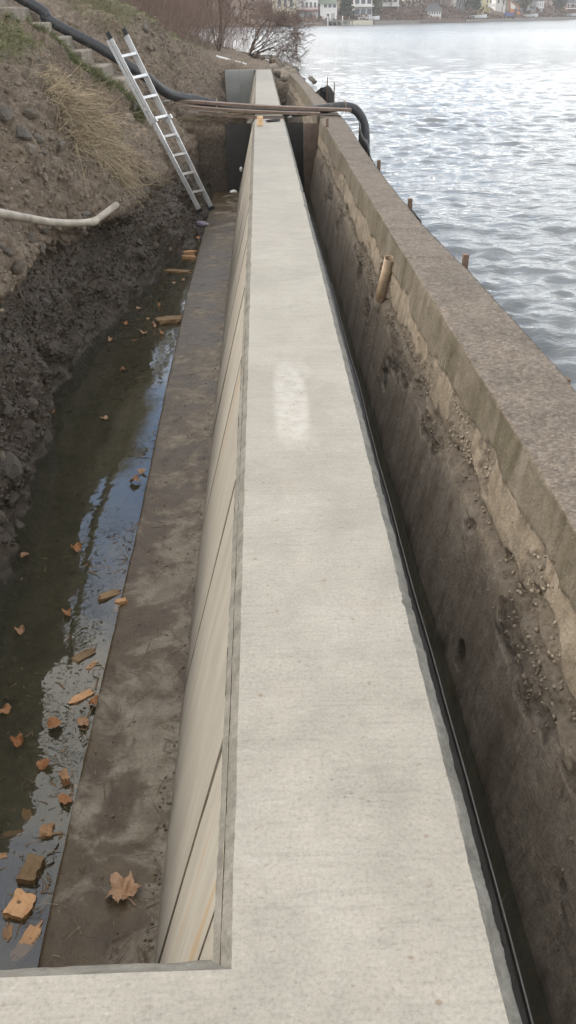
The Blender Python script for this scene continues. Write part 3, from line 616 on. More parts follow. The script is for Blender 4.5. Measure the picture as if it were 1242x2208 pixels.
Yk = Yt; Yt = np.concatenate([np.linspace(-.9, YN, 80, endpoint=False), Yt]); ny = len(Yt)
Pe = np.stack([XR+rrf(Yt), Yt, 0*Yt], -1); Pe[:, 2] = 0.0022*fbm(Pe, 4, 4, k=51)
Q = chamfer('r', Pe[:, 0], Pe[:, 2], 0.028, 0.022, 73)
Q2 = np.concatenate([Q, np.stack([Q[:, -1, 0]+0.002, Q[:, -1, 1], np.full(ny, -1.14)], -1)[:, None]], 1)
grid_obj('chamfer', Q2, MT['edge'], wall, flip=True); Yt = Yk; ny = len(Yt)
ZF = -1.10
XB = -0.40                                          # foot of the battered face
def facept(y, t, out=0.0):                           # t 0 at chamfer, 1 at footing
    nx, nz = -0.965, 0.262
    return (XL-0.034+(XB-XL+0.034)*t+nx*out, y, -0.042+(ZF+0.042)*t+nz*out)
obj_core = ob('core', mesh('core', [facept(YN-.2, -.02, -.007), facept(YE, -.02, -.007), facept(YE, 1.02, -.007), facept(YN-.2, 1.02, -.007)], [(0, 1, 2, 3)], MT['core']), wall)
seams = [0.07, 0.89, 1.31, 2.55, 3.79]; s_ = 3.79
while s_ < YE-1.3: s_ += 1.235; seams.append(s_+random.uniform(-.03, .03))
seams.append(YE-0.02)
for a, b_ in zip(seams[:-1], seams[1:]):
    a0 = max(a, YN+0.02) if b_ > YN else None
    if a0 is None or b_-a0 < .05: continue
    gapw = 0.0036; n = 14; mm = 10; o_ = random.uniform(-.0015, .002)
    V = []
    for i in range(n+1):
        for j in range(mm+1):
            t = j/mm; e = gapw*(1+0.7*math.sin(31*t+a)) if i in (0, n) else 0
            yy = a0+(b_-a0)*i/n+(e if i == 0 else -e if i == n else 0)
            V.append(facept(yy, t, o_-(0.004 if i in (0, n) else 0)+0.0012*math.sin(9*yy+5*t)))
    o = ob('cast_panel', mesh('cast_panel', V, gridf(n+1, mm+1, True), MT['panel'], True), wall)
    # edge returns into the seam
    V = []
    for yy in (a0+gapw, b_-gapw):
        for out in (0.0, -0.007): V += [facept(yy, 0, out), facept(yy, 1, out)]
    ob('panel_edge', mesh('panel_edge', V, [(0, 1, 3, 2), (4, 6, 7, 5)], MT['core']), o)
# near return wall (camera stands on it)
def plate(name, x0, x1, y0, y1, nx, ny_, mat, parent):
    X, Y = np.meshgrid(np.linspace(x0, x1, nx), np.linspace(y0, y1, ny_), indexing='ij'); P_ = np.stack([X+rrf(Y)*smooth(X, x1-.05, x1), Y, 0*X], -1); return grid_obj(name, topjit(P_), mat, parent)
rw = obox('return_wall', (-3.2, -.9, -1.3), (XR, YN, -0.012), MT['edge'], wall)
plate('return_wall_top', -3.2, XR, -.9, YN, 160, 60, MT['top'], rw)
Xc = np.linspace(-3.2, XL, 220); Q = np.zeros((220, 6, 3)); t = np.linspace(0, 1, 6)
re_ = 0.003*fbm(np.stack([Xc, 0*Xc, 0*Xc], -1), 9, 4, k=81)
Q[..., 0] = Xc[:, None]; Q[..., 1] = YN+re_[:, None]*0+0.042*t; Q[..., 2] = -0.05*t; Q[..., 2] += 0.004*fbm(Q, 20, 4, k=82)*np.minimum(1, t*6); Q[:, -1, 1] += re_
Q = np.concatenate([Q, np.stack([Q[:, -1, 0], Q[:, -1, 1], np.full(220, -1.25)], -1)[:, None]], 1)
grid_obj('return_wall_chamfer', Q, MT['edge'], rw)
# far return wall with two form panels
fw = obox('far_return_wall', (-1.06, YE-.08, -1.14), (XR, YE+.34, -.002), MT['edge'], wall)
for xa, xb in ((-1.07, -0.62), (-0.615, -0.17)): obox('cast_panel', (xa, YE-.10, -1.12), (xb, YE-.075, -.007), MT['gpanel'], fw, 0.004)
# footing both sides
Xf = np.concatenate([[-0.775, -0.772], np.linspace(-0.765, -0.37, 40)]); Yf = YN+.03+(14.2-YN)*np.linspace(0, 1, 500)**1.5
XX, YY = np.meshgrid(Xf, Yf, indexing='ij'); P = np.stack([XX, YY, np.full(XX.shape, ZF)], -1)
P[..., 0] += np.interp(YY, [0, 4, 6, 8.5, 14], [0.015, 0, -.035, -.06, -.04])*smooth(XX, -0.42, -0.7)
P[..., 0] += 0.005*fbm(np.stack([YY, 0*YY, 0*YY], -1), 6, 4, k=91)*smooth(XX, -.5, -.76)
P[..., 2] += 0.006*fbm(P, 5, 5, 0.6, k=92); P[0, :, 2] = -1.4; P[1, :, 2] -= 0.006
grid_obj('footing', P, MT['footing'], wall)
Xf = np.concatenate([np.linspace(0.385, 0.705, 20), [0.712, 0.714]]); XX, YY = np.meshgrid(Xf, np.linspace(-1, 14.1, 300), indexing='ij')
P = np.stack([XX, YY, np.full(XX.shape, -1.105)], -1); P[..., 2] += 0.006*fbm(P, 6, 4, k=93); P[..., 0] += 0.012*fbm(np.stack([YY, 0*YY, 0*YY], -1), 1.2, 4, k=94)*smooth(XX, .5, .7)
P[-1, :, 2] = -1.35; edgeP = P[-2].copy()
MT['footdark'] = simple('dark_wet_footing', (0.038, 0.034, 0.028), 0.35, 0.4, 8, dist=0.006)
grid_obj('footing', P, MT['footdark'], wall)
pts = [(p[0]+0.004, p[1], p[2]+0.010) for p in edgeP[::4] if p[1] < 8.8]
tag(MB().tube(pts, 0.0028, 5).obj('edge_glint', MT['glint']), 'thin pale line added as the bright wet edge of the footing in the dark gap', 'glint')  # added pale tube standing in for the bright water edge of the footing

# ------------------------------------------------------------------ old wall
MT['aggr'] = simple('aggregate', (0.27, 0.225, 0.17), 0.9, 0.55, 25, bump=0.4)
old = empty('old_wall'); tag(old, 'weathered brown concrete seawall with flaking face beside the lake', 'wall')
CAV = [(6.10, -.36, .30, .13, .13), (8.9, -.40, .22, .07, .07), (7.3, -.62, .16, .10, .06), (2.62, -1.0, .05, .07, .05), (2.10, -.36, .16, .05, .05), (1.70, -.45, .14, .06, .05), (3.1, -.40, .14, .05, .05), (2.45, -.42, .10, .05, .04), (10.8, -.3, .3, .05, .05), (1.25, -.62, .1, .07, .04), (4.3, -.5, .2, .05, .04)]
def old_section(y0, y1, seed):
    ys_ = [y0]
    while ys_[-1] < y1: ys_.append(ys_[-1]+max(0.013, 0.0048*abs(ys_[-1])))
    ys_[-1] = y1; ys_ = np.array(ys_)
    to = np.linspace(-1.3, -0.05, 6); pr = [(1.345, z) for z in to]
    nt_ = 70; pr += [(1.335-0.018*(1-i/4), -0.04+0.04*(i/4)) for i in range(1, 5)]
    pr += [(1.33-(1.33-0.962)*i/nt_, 0.0) for i in range(1, nt_)]
    pr += [(0.957, -0.002), (0.952, -0.007), (0.950, -0.016)]
    nf = 130; pr += [(0.95-0.205*(i/nf), -0.016-1.30*(i/nf)) for i in range(1, nf+1)]
    pr = np.array(pr); P = np.zeros((len(ys_), len(pr), 3)); P[..., 0] = pr[:, 0]; P[..., 2] = pr[:, 1]; P[..., 1] = ys_[:, None]
    X, Y, Z = P[..., 0].copy(), P[..., 1], P[..., 2].copy()
    ix = np.arange(len(pr)); face = (ix >= len(pr)-nf-3)[None, :]*np.ones_like(Z); topm = ((ix >= 8)&(ix < len(pr)-nf-2))[None, :]*np.ones_like(Z)
    outer = (ix < 9)[None, :]*np.ones_like(Z)
    P[..., 0] += np.interp(Y, [-2, 3.5, 5, 6.5, 8, 11, 14, 20, 27], [.0, 0, -.03, -.09, -.1, -.07, .0, -.12, -.22])*(outer+topm*smooth(X, .97, 1.3))
    P[..., 0] += np.interp(Y, [-2, 14, 18, 22, 27], [0, 0, .03, .0, -.08])*(face+topm*smooth(X, 1.3, .97))
    U = np.stack([Y, Z, 0*Y], -1)
    zb = -0.205+0.09*fbm(np.stack([Y, 0*Y, 0*Y], -1), 1.7, 5, 0.65, k=101)+0.03*fbm(np.stack([Y, Z*2, 0*Y], -1), 9, 3, k=102)
    parge = smooth(Z, zb-0.012, zb+0.008)*face+topm+outer
    zc = -0.43+0.07*fbm(np.stack([Y, 0*Y+5, 0*Y], -1), 0.9, 5, 0.6, k=103)
    gw = 0.030*(0.5+1.2*np.clip(fbm(np.stack([Y, 0*Y+9, 0*Y], -1), 2.2, 3, k=104)+0.3, 0, 1))
    groove = np.exp(-((Z-zc)/gw)**2)
    hm = smooth(fbm(U*np.array([1, 1.6, 1]), 2.3, 4, 0.6, k=105)+0.35*np.exp(-((Z+0.45)/0.16)**2)-0.35*smooth(Z, -.7, -1.0), 0.27, 0.42)*(1-smooth(Z, zb-.03, zb))
    hf, _ = worley(U+0.02*fbm(U, 20, 2, k=106)[..., None], 30, 107)
    dep = 0.014*fbm(U, 1.5, 4, k=108)+0.004*fbm(U, 14, 4, 0.65, k=109)
    dep += 0.013*(1-parge)+groove*0.030*(0.7+0.8*fbm(U, 25, 3, k=110))-0.010*smooth(Z, zc, zc-0.03)
    dep += hm*(0.012+0.022*(0.6-hf)+0.022*fbm(U, 34, 4, 0.8, k=111))
    cavm = np.zeros_like(Z)
    for cy, cz, ry, rz, dp in CAV:
        q = ((Y-cy)/ry)**2+((Z-cz)/rz)**2+0.9*fbm(U, 9, 4, 0.6, k=112)
        e = smooth(q, 1.05, 0.45); dep += dp*e*(1+0.5*fbm(U, 22, 3, k=113)); cavm = np.maximum(cavm, smooth(q, 1.3, 0.8))
    for cy, amp_ in ((2.16, .012), (8.1, .01), (11.7, .012)):          # cracks
        yy = cy+0.05*fbm(np.stack([Z*1.0, 0*Z, 0*Z], -1), 5, 4, k=114); dep += 0.022*np.exp(-((Y-yy)/amp_)**2)*(Z > -0.36)
    P[..., 0] += dep*face*smooth(Z, 0.0, -0.035)
    # inner top edge: chipped
    chip = 0.010*fbm(np.stack([Y, 0*Y, 0*Y], -1), 3.0, 5, 0.7, k=115)
    P[..., 0] += chip*smooth(X, 1.15, 0.96)*topm+chip*face*smooth(Z, -0.2, 0)
    tz = 0.010*fbm(P, 1.1, 3, k=116)+0.006*fbm(P, 9, 4, 0.65, k=117)+0.004*fbm(P, 38, 3, 0.7, k=118)
    P[..., 2] += tz*topm-0.012*smooth(X, 1.2, 1.33)*topm
    jt = 0.008
    e = np.minimum(np.abs(Y-y0), np.abs(Y-y1)); P[..., 2] -= 0.012*np.exp(-(e/0.012)**2)*topm; P[..., 0] += 0.008*np.exp(-(e/0.012)**2)*face
    roughm = np.clip(np.maximum(hm, np.maximum(groove, cavm))*face, 0, 1)
    V = P.reshape(-1, 3); n_, k_ = P.shape[:2]
    F = gridf(n_, k_, True)
    me = mesh('wall_section', V, F, MT['old'], True, {'rough': roughm, 'parge': np.clip(parge, 0, 1), 'topface': topm})
    o = ob('wall_section', me, old)
    pm_ = (roughm*smooth(np.abs(Y), 11, 8)*(Z < -.06)*(Z > -1.0)).ravel()**2+0.02*(face*smooth(np.abs(Y), 9, 6)*(Z < -.25)*(Z > -.9)).ravel()
    if pm_.sum() > 5:
        ii = RS.choice(len(V), 2200, p=pm_/pm_.sum()); g_ = scatter('exposed_aggregate', ii, .004, .017, MT['aggr'], o, V, np.tile([-1., 0, .15], (len(V), 1)), 2.0)
    for idx, fl in ((0, 1), (n_-1, 0)):
        ring = P[idx]; ids = list(range(k_)); ids = ids[::-1] if fl else ids
        mm_ = mesh('section_end', ring, [tuple(ids)], MT['old'], False, {'rough': np.ones(k_), 'parge': np.zeros(k_), 'topface': np.zeros(k_)}); ob('section_end', mm_, o)
    return o
for a, b_ in ((-1.6, 5.42), (5.425, 14.9), (14.91, 26.4)): old_section(a, b_, 0)

# pipe stub standing in the wall hollow
p0 = np.array([0.875, 6.06, -0.52]); p1 = np.array([0.915, 5.90, -0.125])
st = empty('drain_pipe', p0); tag(st, 'tan plastic pipe stub standing in a hollow of the old wall', 'pipe')
u = (p1-p0); L_ = np.linalg.norm(u); u = u/L_
def ringtube(p0, p1, ro, ri, n=20):
    p0, p1 = np.array(p0, float), np.array(p1, float); t = (p1-p0)/np.linalg.norm(p1-p0); a = np.cross(t, [0.3, 0.9, 0.1]); a /= np.linalg.norm(a); b = np.cross(t, a)
    V = []
    for p, r in ((p0, ro), (p1, ro), (p1, ri), (p1-(p1-p0)*0.6, ri)):
        V += [p+r*(math.cos(6.2832*k/n)*a+math.sin(6.2832*k/n)*b) for k in range(n)]
    F = [(i*n+k, i*n+(k+1) % n, i*n+n+(k+1) % n, i*n+n+k) for i in range(3) for k in range(n)]+[tuple(3*n+k for k in range(n))]
    return V, F
V, F = ringtube([0, 0, 0], p1-p0, 0.040, 0.033); ob('pipe', mesh('pipe', V, F, MT['pvct'], True), st)
V, F = ringtube([0, 0, 0]-u*0.02, u*0.05, 0.047, 0.041); ob('collar', mesh('collar', V, F, MT['core'], True), st)

# ------------------------------------------------------------------ silt fence outside the old wall
sf = empty('silt_fence', (1.5, 3, -.6)); tag(sf, 'low black silt fence on wooden stakes along the lake side of the old wall', 'fence')
def sub(o, parent): o.parent = parent; o.matrix_parent_inverse = Matrix.Translation(-Vector(parent.location)); return o
fl = [(1.415, 3.3, -.10), (1.42, 5.6, -.16), (1.355, 7.45, -.12), (1.385, 10.0, -.14), (1.46, 12.0, -.08), (1.52, 13.6, .02)]
pts = catmull(np.array([(a, b_, c-0.10*(0 if i in (0, 5) else 0)) for i, (a, b_, c) in enumerate(fl)]), 30)
Pf = np.zeros((len(pts), 10, 3)); tz = np.linspace(0, 1, 10)
sag = np.array([min(abs(p[1]-q[1]) for q in fl) for p in pts])
Pf[..., 0] = pts[:, None, 0]+0.03*fbm(np.stack([pts[:, 1:2]+0*tz, tz+0*pts[:, 1:2], 0*tz+0*pts[:, 1:2]], -1), 5, 3, k=121)
Pf[..., 1] = pts[:, None, 1]; Pf[..., 2] = pts[:, None, 2]-0.09*np.minimum(sag, 1)[:, None]-0.75*tz
sub(grid_obj('fabric', Pf, MT['fabric']), sf).modifiers.new('thickness', 'SOLIDIFY').thickness = 0.004
for x, y, px_, py_ in ((1.36, 10.0, 817, 345), (1.32, 7.5, 885, 428), (1.40, 5.6, 1005, 548), (1.37, 3.4, 1220, 815), (1.5, 12.9, 705, 255)):
    q = py(px_, py_, y); zt = q[2]; x = q[0]; lx = random.uniform(-.02, .02)
    V = []; F = []
    mb = MB().box((-.019, -.019, 0), (.019, .019, zt+1.25), 0.003); mb.V = [(v[0]+lx*(v[2]-1.0)+x, v[1]+y+lx*(v[2]-1.0), v[2]-1.25) for v in mb.V]
    sub(mb.obj('stake', MT['stake']), sf)
# loose end of black fabric with thin posts, farther out
lf = empty('torn_silt_fence', (1.5, 19, -.6)); tag(lf, 'crumpled torn black fabric hanging on two thin posts in the lake', 'fence')
c0, c1, c2 = py(683, 192, 19.2), py(706, 180, 19.0), py(721, 196, 18.6); b0, b1, b2 = py(672, 205, 19.4), py(706, 224, 19.0), py(720, 226, 18.6)
nu_, nw = 26, 16; Pf = np.zeros((nu_, nw, 3))
for i in range(nu_):
    s = i/(nu_-1); a = c0*(1-s*2)+c1*s*2 if s < .5 else c1*(2-2*s)+c2*(2*s-1); b_ = b0*(1-s*2)+b1*s*2 if s < .5 else b1*(2-2*s)+b2*(2*s-1)
    for j in range(nw): Pf[i, j] = a+(b_-a)*j/(nw-1)
Pf[..., 1] += 0.10*fbm(Pf, 5, 3, k=131)+0.05*np.sin(Pf[..., 0]*28); Pf[..., 2] -= 0.04*np.abs(np.sin(Pf[..., 0]*17))
sub(grid_obj('fabric', Pf, MT['fabric']), lf).modifiers.new('thickness', 'SOLIDIFY').thickness = 0.004
for a, h in ((py(706, 166, 19.0), .02), (py(721, 178, 18.6), 0)):
    sub(MB().tube([(a[0], a[1], -1.0), tuple(a)], 0.012, 6).obj('post', MT['stake']), lf)

# ------------------------------------------------------------------ steps
stairs = empty('concrete_steps', (-2.2, 13.4, 0.4)); tag(stairs, 'worn concrete steps climbing the bank under the black hose', 'steps')
for k in range(8):
    xr = -1.90-0.285*k; zt = 0.655+0.178*k
    n1, n2, n3 = 10, 14, 5
    mb = MB().box((xr-0.42, 12.86+0.02*k, zt-0.34), (xr+random.uniform(-.015, .015), 13.86, zt+random.uniform(-.008, .008)), 0.018)
    o = sub(mb.obj('step', MT['step']), stairs)

# ------------------------------------------------------------------ hose
hp = np.array([(-6.5, 13.9, 3.2), py(45, -4, 13.9), py(100, 40, 13.9), py(160, 74, 13.9), py(215, 103, 13.9), py(310, 163, 13.95), py(365, 203, 14.4), py(428, 217, 14.9), (-.42, 15.0, .075), (.1, 14.95, .055), (.6, 14.9, .03), py(690, 236, 14.9), py(735, 230, 14.9), py(765, 236, 14.9), py(784, 263, 14.9), py(788, 300, 14.9), py(788, 345, 14.9)])
hp[-1, 2] = -0.85; cp = catmull(hp, 60)
seg = np.concatenate([[0], np.cumsum(np.linalg.norm(np.diff(cp, axis=0), axis=1))]); ss = np.arange(0, seg[-1], 0.0125)
cp = np.stack([np.interp(ss, seg, cp[:, i]) for i in range(3)], -1)
rad = 0.074+0.003*np.sin(2*math.pi*ss/0.0375)
ho = MB().tube(cp, list(rad), 14).obj('drain_hose', MT['hose'], shade=True); tag(ho, 'thick black corrugated hose running down the steps and over the walls into the lake', 'hose')
for q in (py(467, 214, 15.3), py(742, 226, 15.2)):   # rope ties
    i = int(np.argmin(np.linalg.norm(cp-q, axis=1))); c = cp[i]; t = cp[i+3]-cp[i]; t /= np.linalg.norm(t); a = np.cross(t, [0, 0, 1.]); a /= np.linalg.norm(a); b_ = np.cross(t, a)
    ring = [c+0.096*(math.cos(x)*a+math.sin(x)*b_)+t*0.02*math.sin(x) for x in np.linspace(0, 6.2832, 20)]+[c+np.array([-.08, -.05, -.12])]
    MB().tube(ring, 0.006, 5).obj('rope_tie', MT['straw'], ho)

# ------------------------------------------------------------------ earth plug, bulkhead, planks
plug = empty('earth_plug', (-.7, 14.9, -1.1)); tag(plug, 'block of packed earth closing the trench under the planks', 'earth')
X, Y = np.meshgrid(np.linspace(0, 1, 60), np.linspace(0, 1, 70), indexing='ij')
Pp = np.zeros(X.shape+(3,)); Pp[..., 0] = -1.5+X*1.24
prof = np.array([(14.35, -1.25), (14.30, -0.12), (14.42, -0.04), (15.8, 0.0), (16.1, -1.2)]); wp = np.array([0, .4, .5, .85, 1])
Pp[..., 1] = np.interp(Y, wp, prof[:, 0]); Pp[..., 2] = np.interp(Y, wp, prof[:, 1])
Pp[..., 1] += 0.06*fbm(Pp, 4, 4, k=141)+0.10*smooth(X, .75, 1)*smooth(Y, .45, .2); Pp[..., 2] += 0.03*fbm(Pp, 6, 4, k=142)
sub(grid_obj('soil', Pp, MT['dirt'], attrs={'wet': 0.75*smooth(Pp[..., 2], -.05, -.3), 'grass': 0*X}), plug)
for (xa, xb, y_, m_, lab) in ((-0.58, -0.16, 14.22, 'darksheet', 'dark upright sheet in the trench against the earth plug'), (0.395, 0.69, 14.22, 'darksheet', 'dark board closing the gap between the new and old walls'), (0.70, 0.93, 14.10, 'brownwood', 'brown upright board beside the old wall in the gap')):  # the first is a plain dark sheet across the trench end
    mb = MB().box((0, 0, 0), (xb-xa, .022, 1.05), .003); mb.V = [(v[0], v[1]+0.05*v[2], v[2]) for v in mb.V]
    tag(mb.obj('upright_panel', MT[m_] if m_ != 'brownwood' else MT['plank'], loc=(xa, y_, -1.12)), lab, 'board')
def plank(p0, p1, w_, h_, label):
    p0, p1 = np.array(p0), np.array(p1); L = np.linalg.norm(p1-p0); n = 16; mb = MB()
    d_ = (p1-p0)/L; side = np.cross([0, 0, 1.], d_); side /= np.linalg.norm(side); up = np.cross(d_, side)
    V = []; F = []
    for i in range(n+1):
        s = i/n; c = d_*L*s+up*(-0.02*math.sin(math.pi*s)+random.uniform(-.001, .001))
        for a, b_ in ((-1, 0), (1, 0), (1, 1), (-1, 1)): V.append(c+side*(a*w_/2+random.uniform(-.002, .002))+up*(b_*h_))
    for i in range(n):
        for k in range(4): F.append((i*4+k, i*4+(k+1) % 4, i*4+4+(k+1) % 4, i*4+4+k))
    F += [(3, 2, 1, 0), (n*4, n*4+1, n*4+2, n*4+3)]
    o = ob('plank', mesh('plank', V, F, MT['plank']), None, Vector(p0)); tag(o, label, 'plank', 'planks across the walls'); return o
plank(py(378, 219, 14.62), py(757, 240, 14.55), .22, .04, 'long grey plank laid across both walls in front of the hose')
plank(py(392, 232, 14.40), py(690, 248, 14.28), .18, .038, 'weathered plank just in front of the longest plank over the trench')
plank(py(430, 245, 14.35), py(612, 257, 14.22), .10, .03, 'short plank under the others near the lumber block')
# lumber block on the wall
q = pz(561, 272, 0); lb = obox('lumber_block', (-.045, 0, 0), (.045, .04, .13), MT['lumber'], None, .004); lb.location = (q[0], q[1], 0.001); tag(lb, 'small fresh cut lumber block standing on the new wall', 'block')
MB().tube([(0, -.003, .065), (0, .0, .066)], .007, 8).obj('knot', MT['bark'], lb)
# dark lump of fabric beside the block
sfb = stone_mesh(41, 2, 'rag', 'fabric', .5); o = ob('rag', sfb, None, (0.17, 13.75, .02), (0, 0, .3)); o.scale = (.16, .12, .05); tag(o, 'dark crumpled rag lying on the new wall by the planks', 'rag')

# ------------------------------------------------------------------ ladder
A0, A1 = py(425, 441, 11.55), py(236, 78, 11.75); C0, C1 = py(449, 436, 11.95), py(271, 70, 12.15)
lad = empty('ladder', (A0+C0)/2); tag(lad, 'aluminium ladder leaning from the trench against the dirt bank', 'ladder')
up_ = (A1-A0)/np.linalg.norm(A1-A0); rg = C0-A0; rgn = rg/np.linalg.norm(rg); nrm = np.cross(up_, rgn); nrm /= np.linalg.norm(nrm)
def beam(pts, a, b_, ha, hb, name, mat, parent=lad):
    V = []; F = []
    for p in pts:
        for s, t in ((-1, -1), (1, -1), (1, 1), (-1, 1)): V.append(p+a*s*ha+b_*t*hb)
    for i in range(len(pts)-1):
        for k in range(4): F.append((i*4+k, i*4+(k+1) % 4, i*4+4+(k+1) % 4, i*4+4+k))
    F += [(3, 2, 1, 0), tuple((len(pts)-1)*4+k for k in range(4))]
    return sub(ob(name, mesh(name, V, F, mat)), parent)
T = lambda P0, P1, s: P0+(P1-P0)*s
for P0, P1, sgn in ((A0, A1, -1), (C0, C1, 1)):
    o_ = rgn*0.02*sgn
    beam([T(P0, P1, -.03)+o_, T(P0, P1, .52)+o_], rgn, nrm, .011, .028, 'outer_rail', MT['alu'])
    beam([T(P0, P1, .40)-o_*.3+nrm*.0, T(P0, P1, .995)-o_*.3], rgn, nrm, .010, .024, 'inner_rail', MT['alu'])
    beam([T(P0, P1, .50)+o_+nrm*.045, T(P0, P1, .985)+o_+nrm*.045], rgn, nrm, .011, .014, 'inner_rail', MT['alu'])
    beam([T(P0, P1, .985)-o_*.3, T(P0, P1, 1.02)-o_*.3], rgn, nrm, .014, .028, 'end_cap', MT['rubber'])
    beam([T(P0, P1, .505)+o_-nrm*.01, T(P0, P1, .53)+o_-nrm*.01], rgn, nrm, .022, .05, 'lock_bracket', MT['alu'])
    beam([T(P0, P1, -.05)+o_, T(P0, P1, -.03)+o_], rgn, nrm, .018, .045, 'foot', MT['rubber'])
for s in (.075, .19, .305, .42, .53, .65, .765, .885):
    beam([T(A0, A1, s), T(C0, C1, s)], up_, nrm, .016, .02, 'rung', MT['alu'] if s > .5 else MT['alud'])

# ------------------------------------------------------------------ white bent pipe out of the bank
bp = [py(-60, 452, 4.6), py(0, 460, 5.1), py(55, 470, 5.65), py(110, 479, 6.2), py(160, 481, 6.65), py(203, 478, 7.0)]
b2_ = py(252, 441, 7.25)
wp_ = empty('bent_pipe', bp[2]); tag(wp_, 'dirty white plastic pipe with a bent end sticking out of the bank', 'pipe')
cpp = catmull(np.array(bp), 8)
sub(MB().tube(cpp, 0.028, 14).obj('pipe', MT['pvcw'], shade=True), wp_)
V, F = ringtube(np.array(bp[-1])-0.02*(b2_-bp[-1]), b2_, 0.0275, 0.022); sub(ob('pipe_end', mesh('pipe_end', V, F, MT['pvcw'], True)), wp_)
sub(MB().tube([T(np.array(bp[-2]), np.array(bp[-1]), .72), np.array(bp[-1])+0.0*(b2_-bp[-1]), T(np.array(bp[-1]), b2_, .12)], [.030, .033, .030], 14).obj('elbow', MT['pvcw'], shade=True), wp_)
# white pipe lying by the far rocks
q0, q1 = py(466, 122, 30.2), py(531, 140, 30.2)
V, F = ringtube(q0, q1, 0.045, 0.038); tag(ob('white_pipe', mesh('white_pipe', np.array(V)-q0, F, MT['litter'], True), None, q0), 'straight white pipe lying on the ground behind the far wall end', 'pipe')

# ------------------------------------------------------------------ far rocks on the shore
rs = tag(empty('rock_shore', (1.0, 30, -.5)), 'rough stones piled along the shore past the wall end', kind='structure')
for i in range(58):
    Y_ = random.uniform(27.0, 40); x_ = float(np.interp(Y_, [27, 35, 38.5, 42], [1.35, 1.4, 1.15, .9]))-abs(random.gauss(0, .45))
    s = random.uniform(.09, .26); o = put_stone((x_, Y_, -0.42+max(0, (1.3-x_))*.32), (0, 0, 1), s, None, .1); sub(o, rs)
for px_, py_, s in ((672, 176, .17), (678, 180, .12)):
    q = pz(px_, py_, -.45); o = put_stone(q, (0, 0, 1), s, None, 0.0); o.name = 'lake_rock'; tag(o, ('larger' if s > .15 else 'smaller')+' dark rock breaking the lake surface by the torn fabric', 'rock', 'rocks in the lake')

# ------------------------------------------------------------------ strands: straw, grass, roots
def strands(name, roots, dirs, lens, wid, mat, parent=None, droop=0.3, segs=3, kind='stuff', curl=0.25):
    n = len(roots); V = np.zeros((n, (segs+1)*2, 3)); t = np.linspace(0, 1, segs+1)
    sd_ = np.cross(dirs, RS.normal(size=(n, 3))); sd_ /= np.linalg.norm(sd_, axis=1, keepdims=True)+1e-9
    cv = RS.normal(size=(n, 3))*curl
    for i, s in enumerate(t):
        c = roots+dirs*(lens*s)[:, None]+cv*(lens*s*s)[:, None]; c[:, 2] -= droop*lens*s*s
        wv_ = wid*(1-0.75*s)
        V[:, i*2] = c-sd_*np.reshape(wv_, (-1, 1)); V[:, i*2+1] = c+sd_*np.reshape(wv_, (-1, 1))
    f = np.array([(i*2, i*2+1, i*2+3, i*2+2) for i in range(segs)])
    F = (f[None]+(np.arange(n)*(segs+1)*2)[:, None, None]).reshape(-1, 4)
    o = ob(name, mesh(name, V.reshape(-1, 3), F, mat), parent)
    if kind: o['kind'] = kind
    return o
def unit(v): return v/(np.linalg.norm(v, axis=-1, keepdims=True)+1e-9)
# grass on the brow, ridge and far brow
g1 = gm.ravel(); y_ = BF[:, 1]
idx = np.concatenate([region(g1*((y_ > 5.5)&(y_ < 11)&(BF[:, 0] > -3.6)), 7000), region(ridge.ravel()*(BF[:, 0] > -4), 5000), region(g1*((y_ > 15)&(y_ < 29)), 5000)]); n = len(idx)
tag(strands('grass', BF[idx]-BNF[idx]*.01, unit(np.array([0, 0, .7])+BNF[idx]*.7+RS.normal(size=(n, 3))*.5), 0.05+0.13*RS.rand(n)**1.5, 0.0045*np.ones(n), MT['grass'], droop=.6), 'short green grass fringing the top of the bank and steps', kind='stuff')
# straw mats on the slope
def straw_mat(label, cpx, n, spread, ln):
    pts_, nn = [], []
    for (px_, py_, rr_) in cpx:
        p, q = bank_hit(px_, py_); pts_.append((p, q, rr_))
    R0 = []; N0 = []
    for i in range(n):
        p, q, rr_ = pts_[RS.randint(len(pts_))]
        o = p+RS.normal(size=3)*rr_*np.array([.55, .9, .5]); h, hn = bank_at(o[0], o[1], -.12)
        R0.append(h+hn*RS.uniform(.0, .10)); N0.append(hn)
    R0 = np.array(R0); N0 = np.array(N0); c = R0.mean(0)
    d_ = unit(np.stack([RS.normal(.5, .7, n), RS.normal(.1, .8, n), RS.normal(-.35, .5, n)], -1)+N0*.25)
    o = strands('straw_mat', R0-c, d_, ln*(0.4+0.8*RS.rand(n)), 0.0018+0.002*RS.rand(n), MT['straw'], droop=.35, kind=None, curl=.55, segs=5); o.location = c; tag(o, label, kind='stuff'); return o
straw_mat('matted dry straw bulging over the bank left of the ladder', [(150, 225, .14), (175, 235, .16), (200, 250, .14), (215, 275, .12), (160, 250, .14), (235, 300, .1)], 2600, .2, .24)
straw_mat('thin straw tuft hanging above the large straw mat', [(120, 175, .12), (140, 190, .12), (110, 190, .1)], 500, .2, .2)
straw_mat('thin trail of straw running down the bank edge below the straw mat', [(245, 310, .08), (270, 335, .1), (300, 365, .1), (320, 385, .08)], 220, .2, .18)
# straw on the earth plug under the planks
n = 900; R0 = np.stack([RS.uniform(-1.3, -.15, n), RS.uniform(14.3, 15.0, n), RS.uniform(-.03, .03, n)], -1); o = strands('loose_straw', R0-np.array([-.7, 14.6, 0]), unit(np.stack([RS.normal(size=n), RS.normal(size=n)*.6-.3, RS.normal(size=n)*.2], -1)), .08+.14*RS.rand(n), .003*np.ones(n), MT['straw'], droop=.2, kind='stuff'); o.location = (-.7, 14.6, 0); tag(o, 'loose straw strewn over the earth plug beneath the planks', kind='stuff')
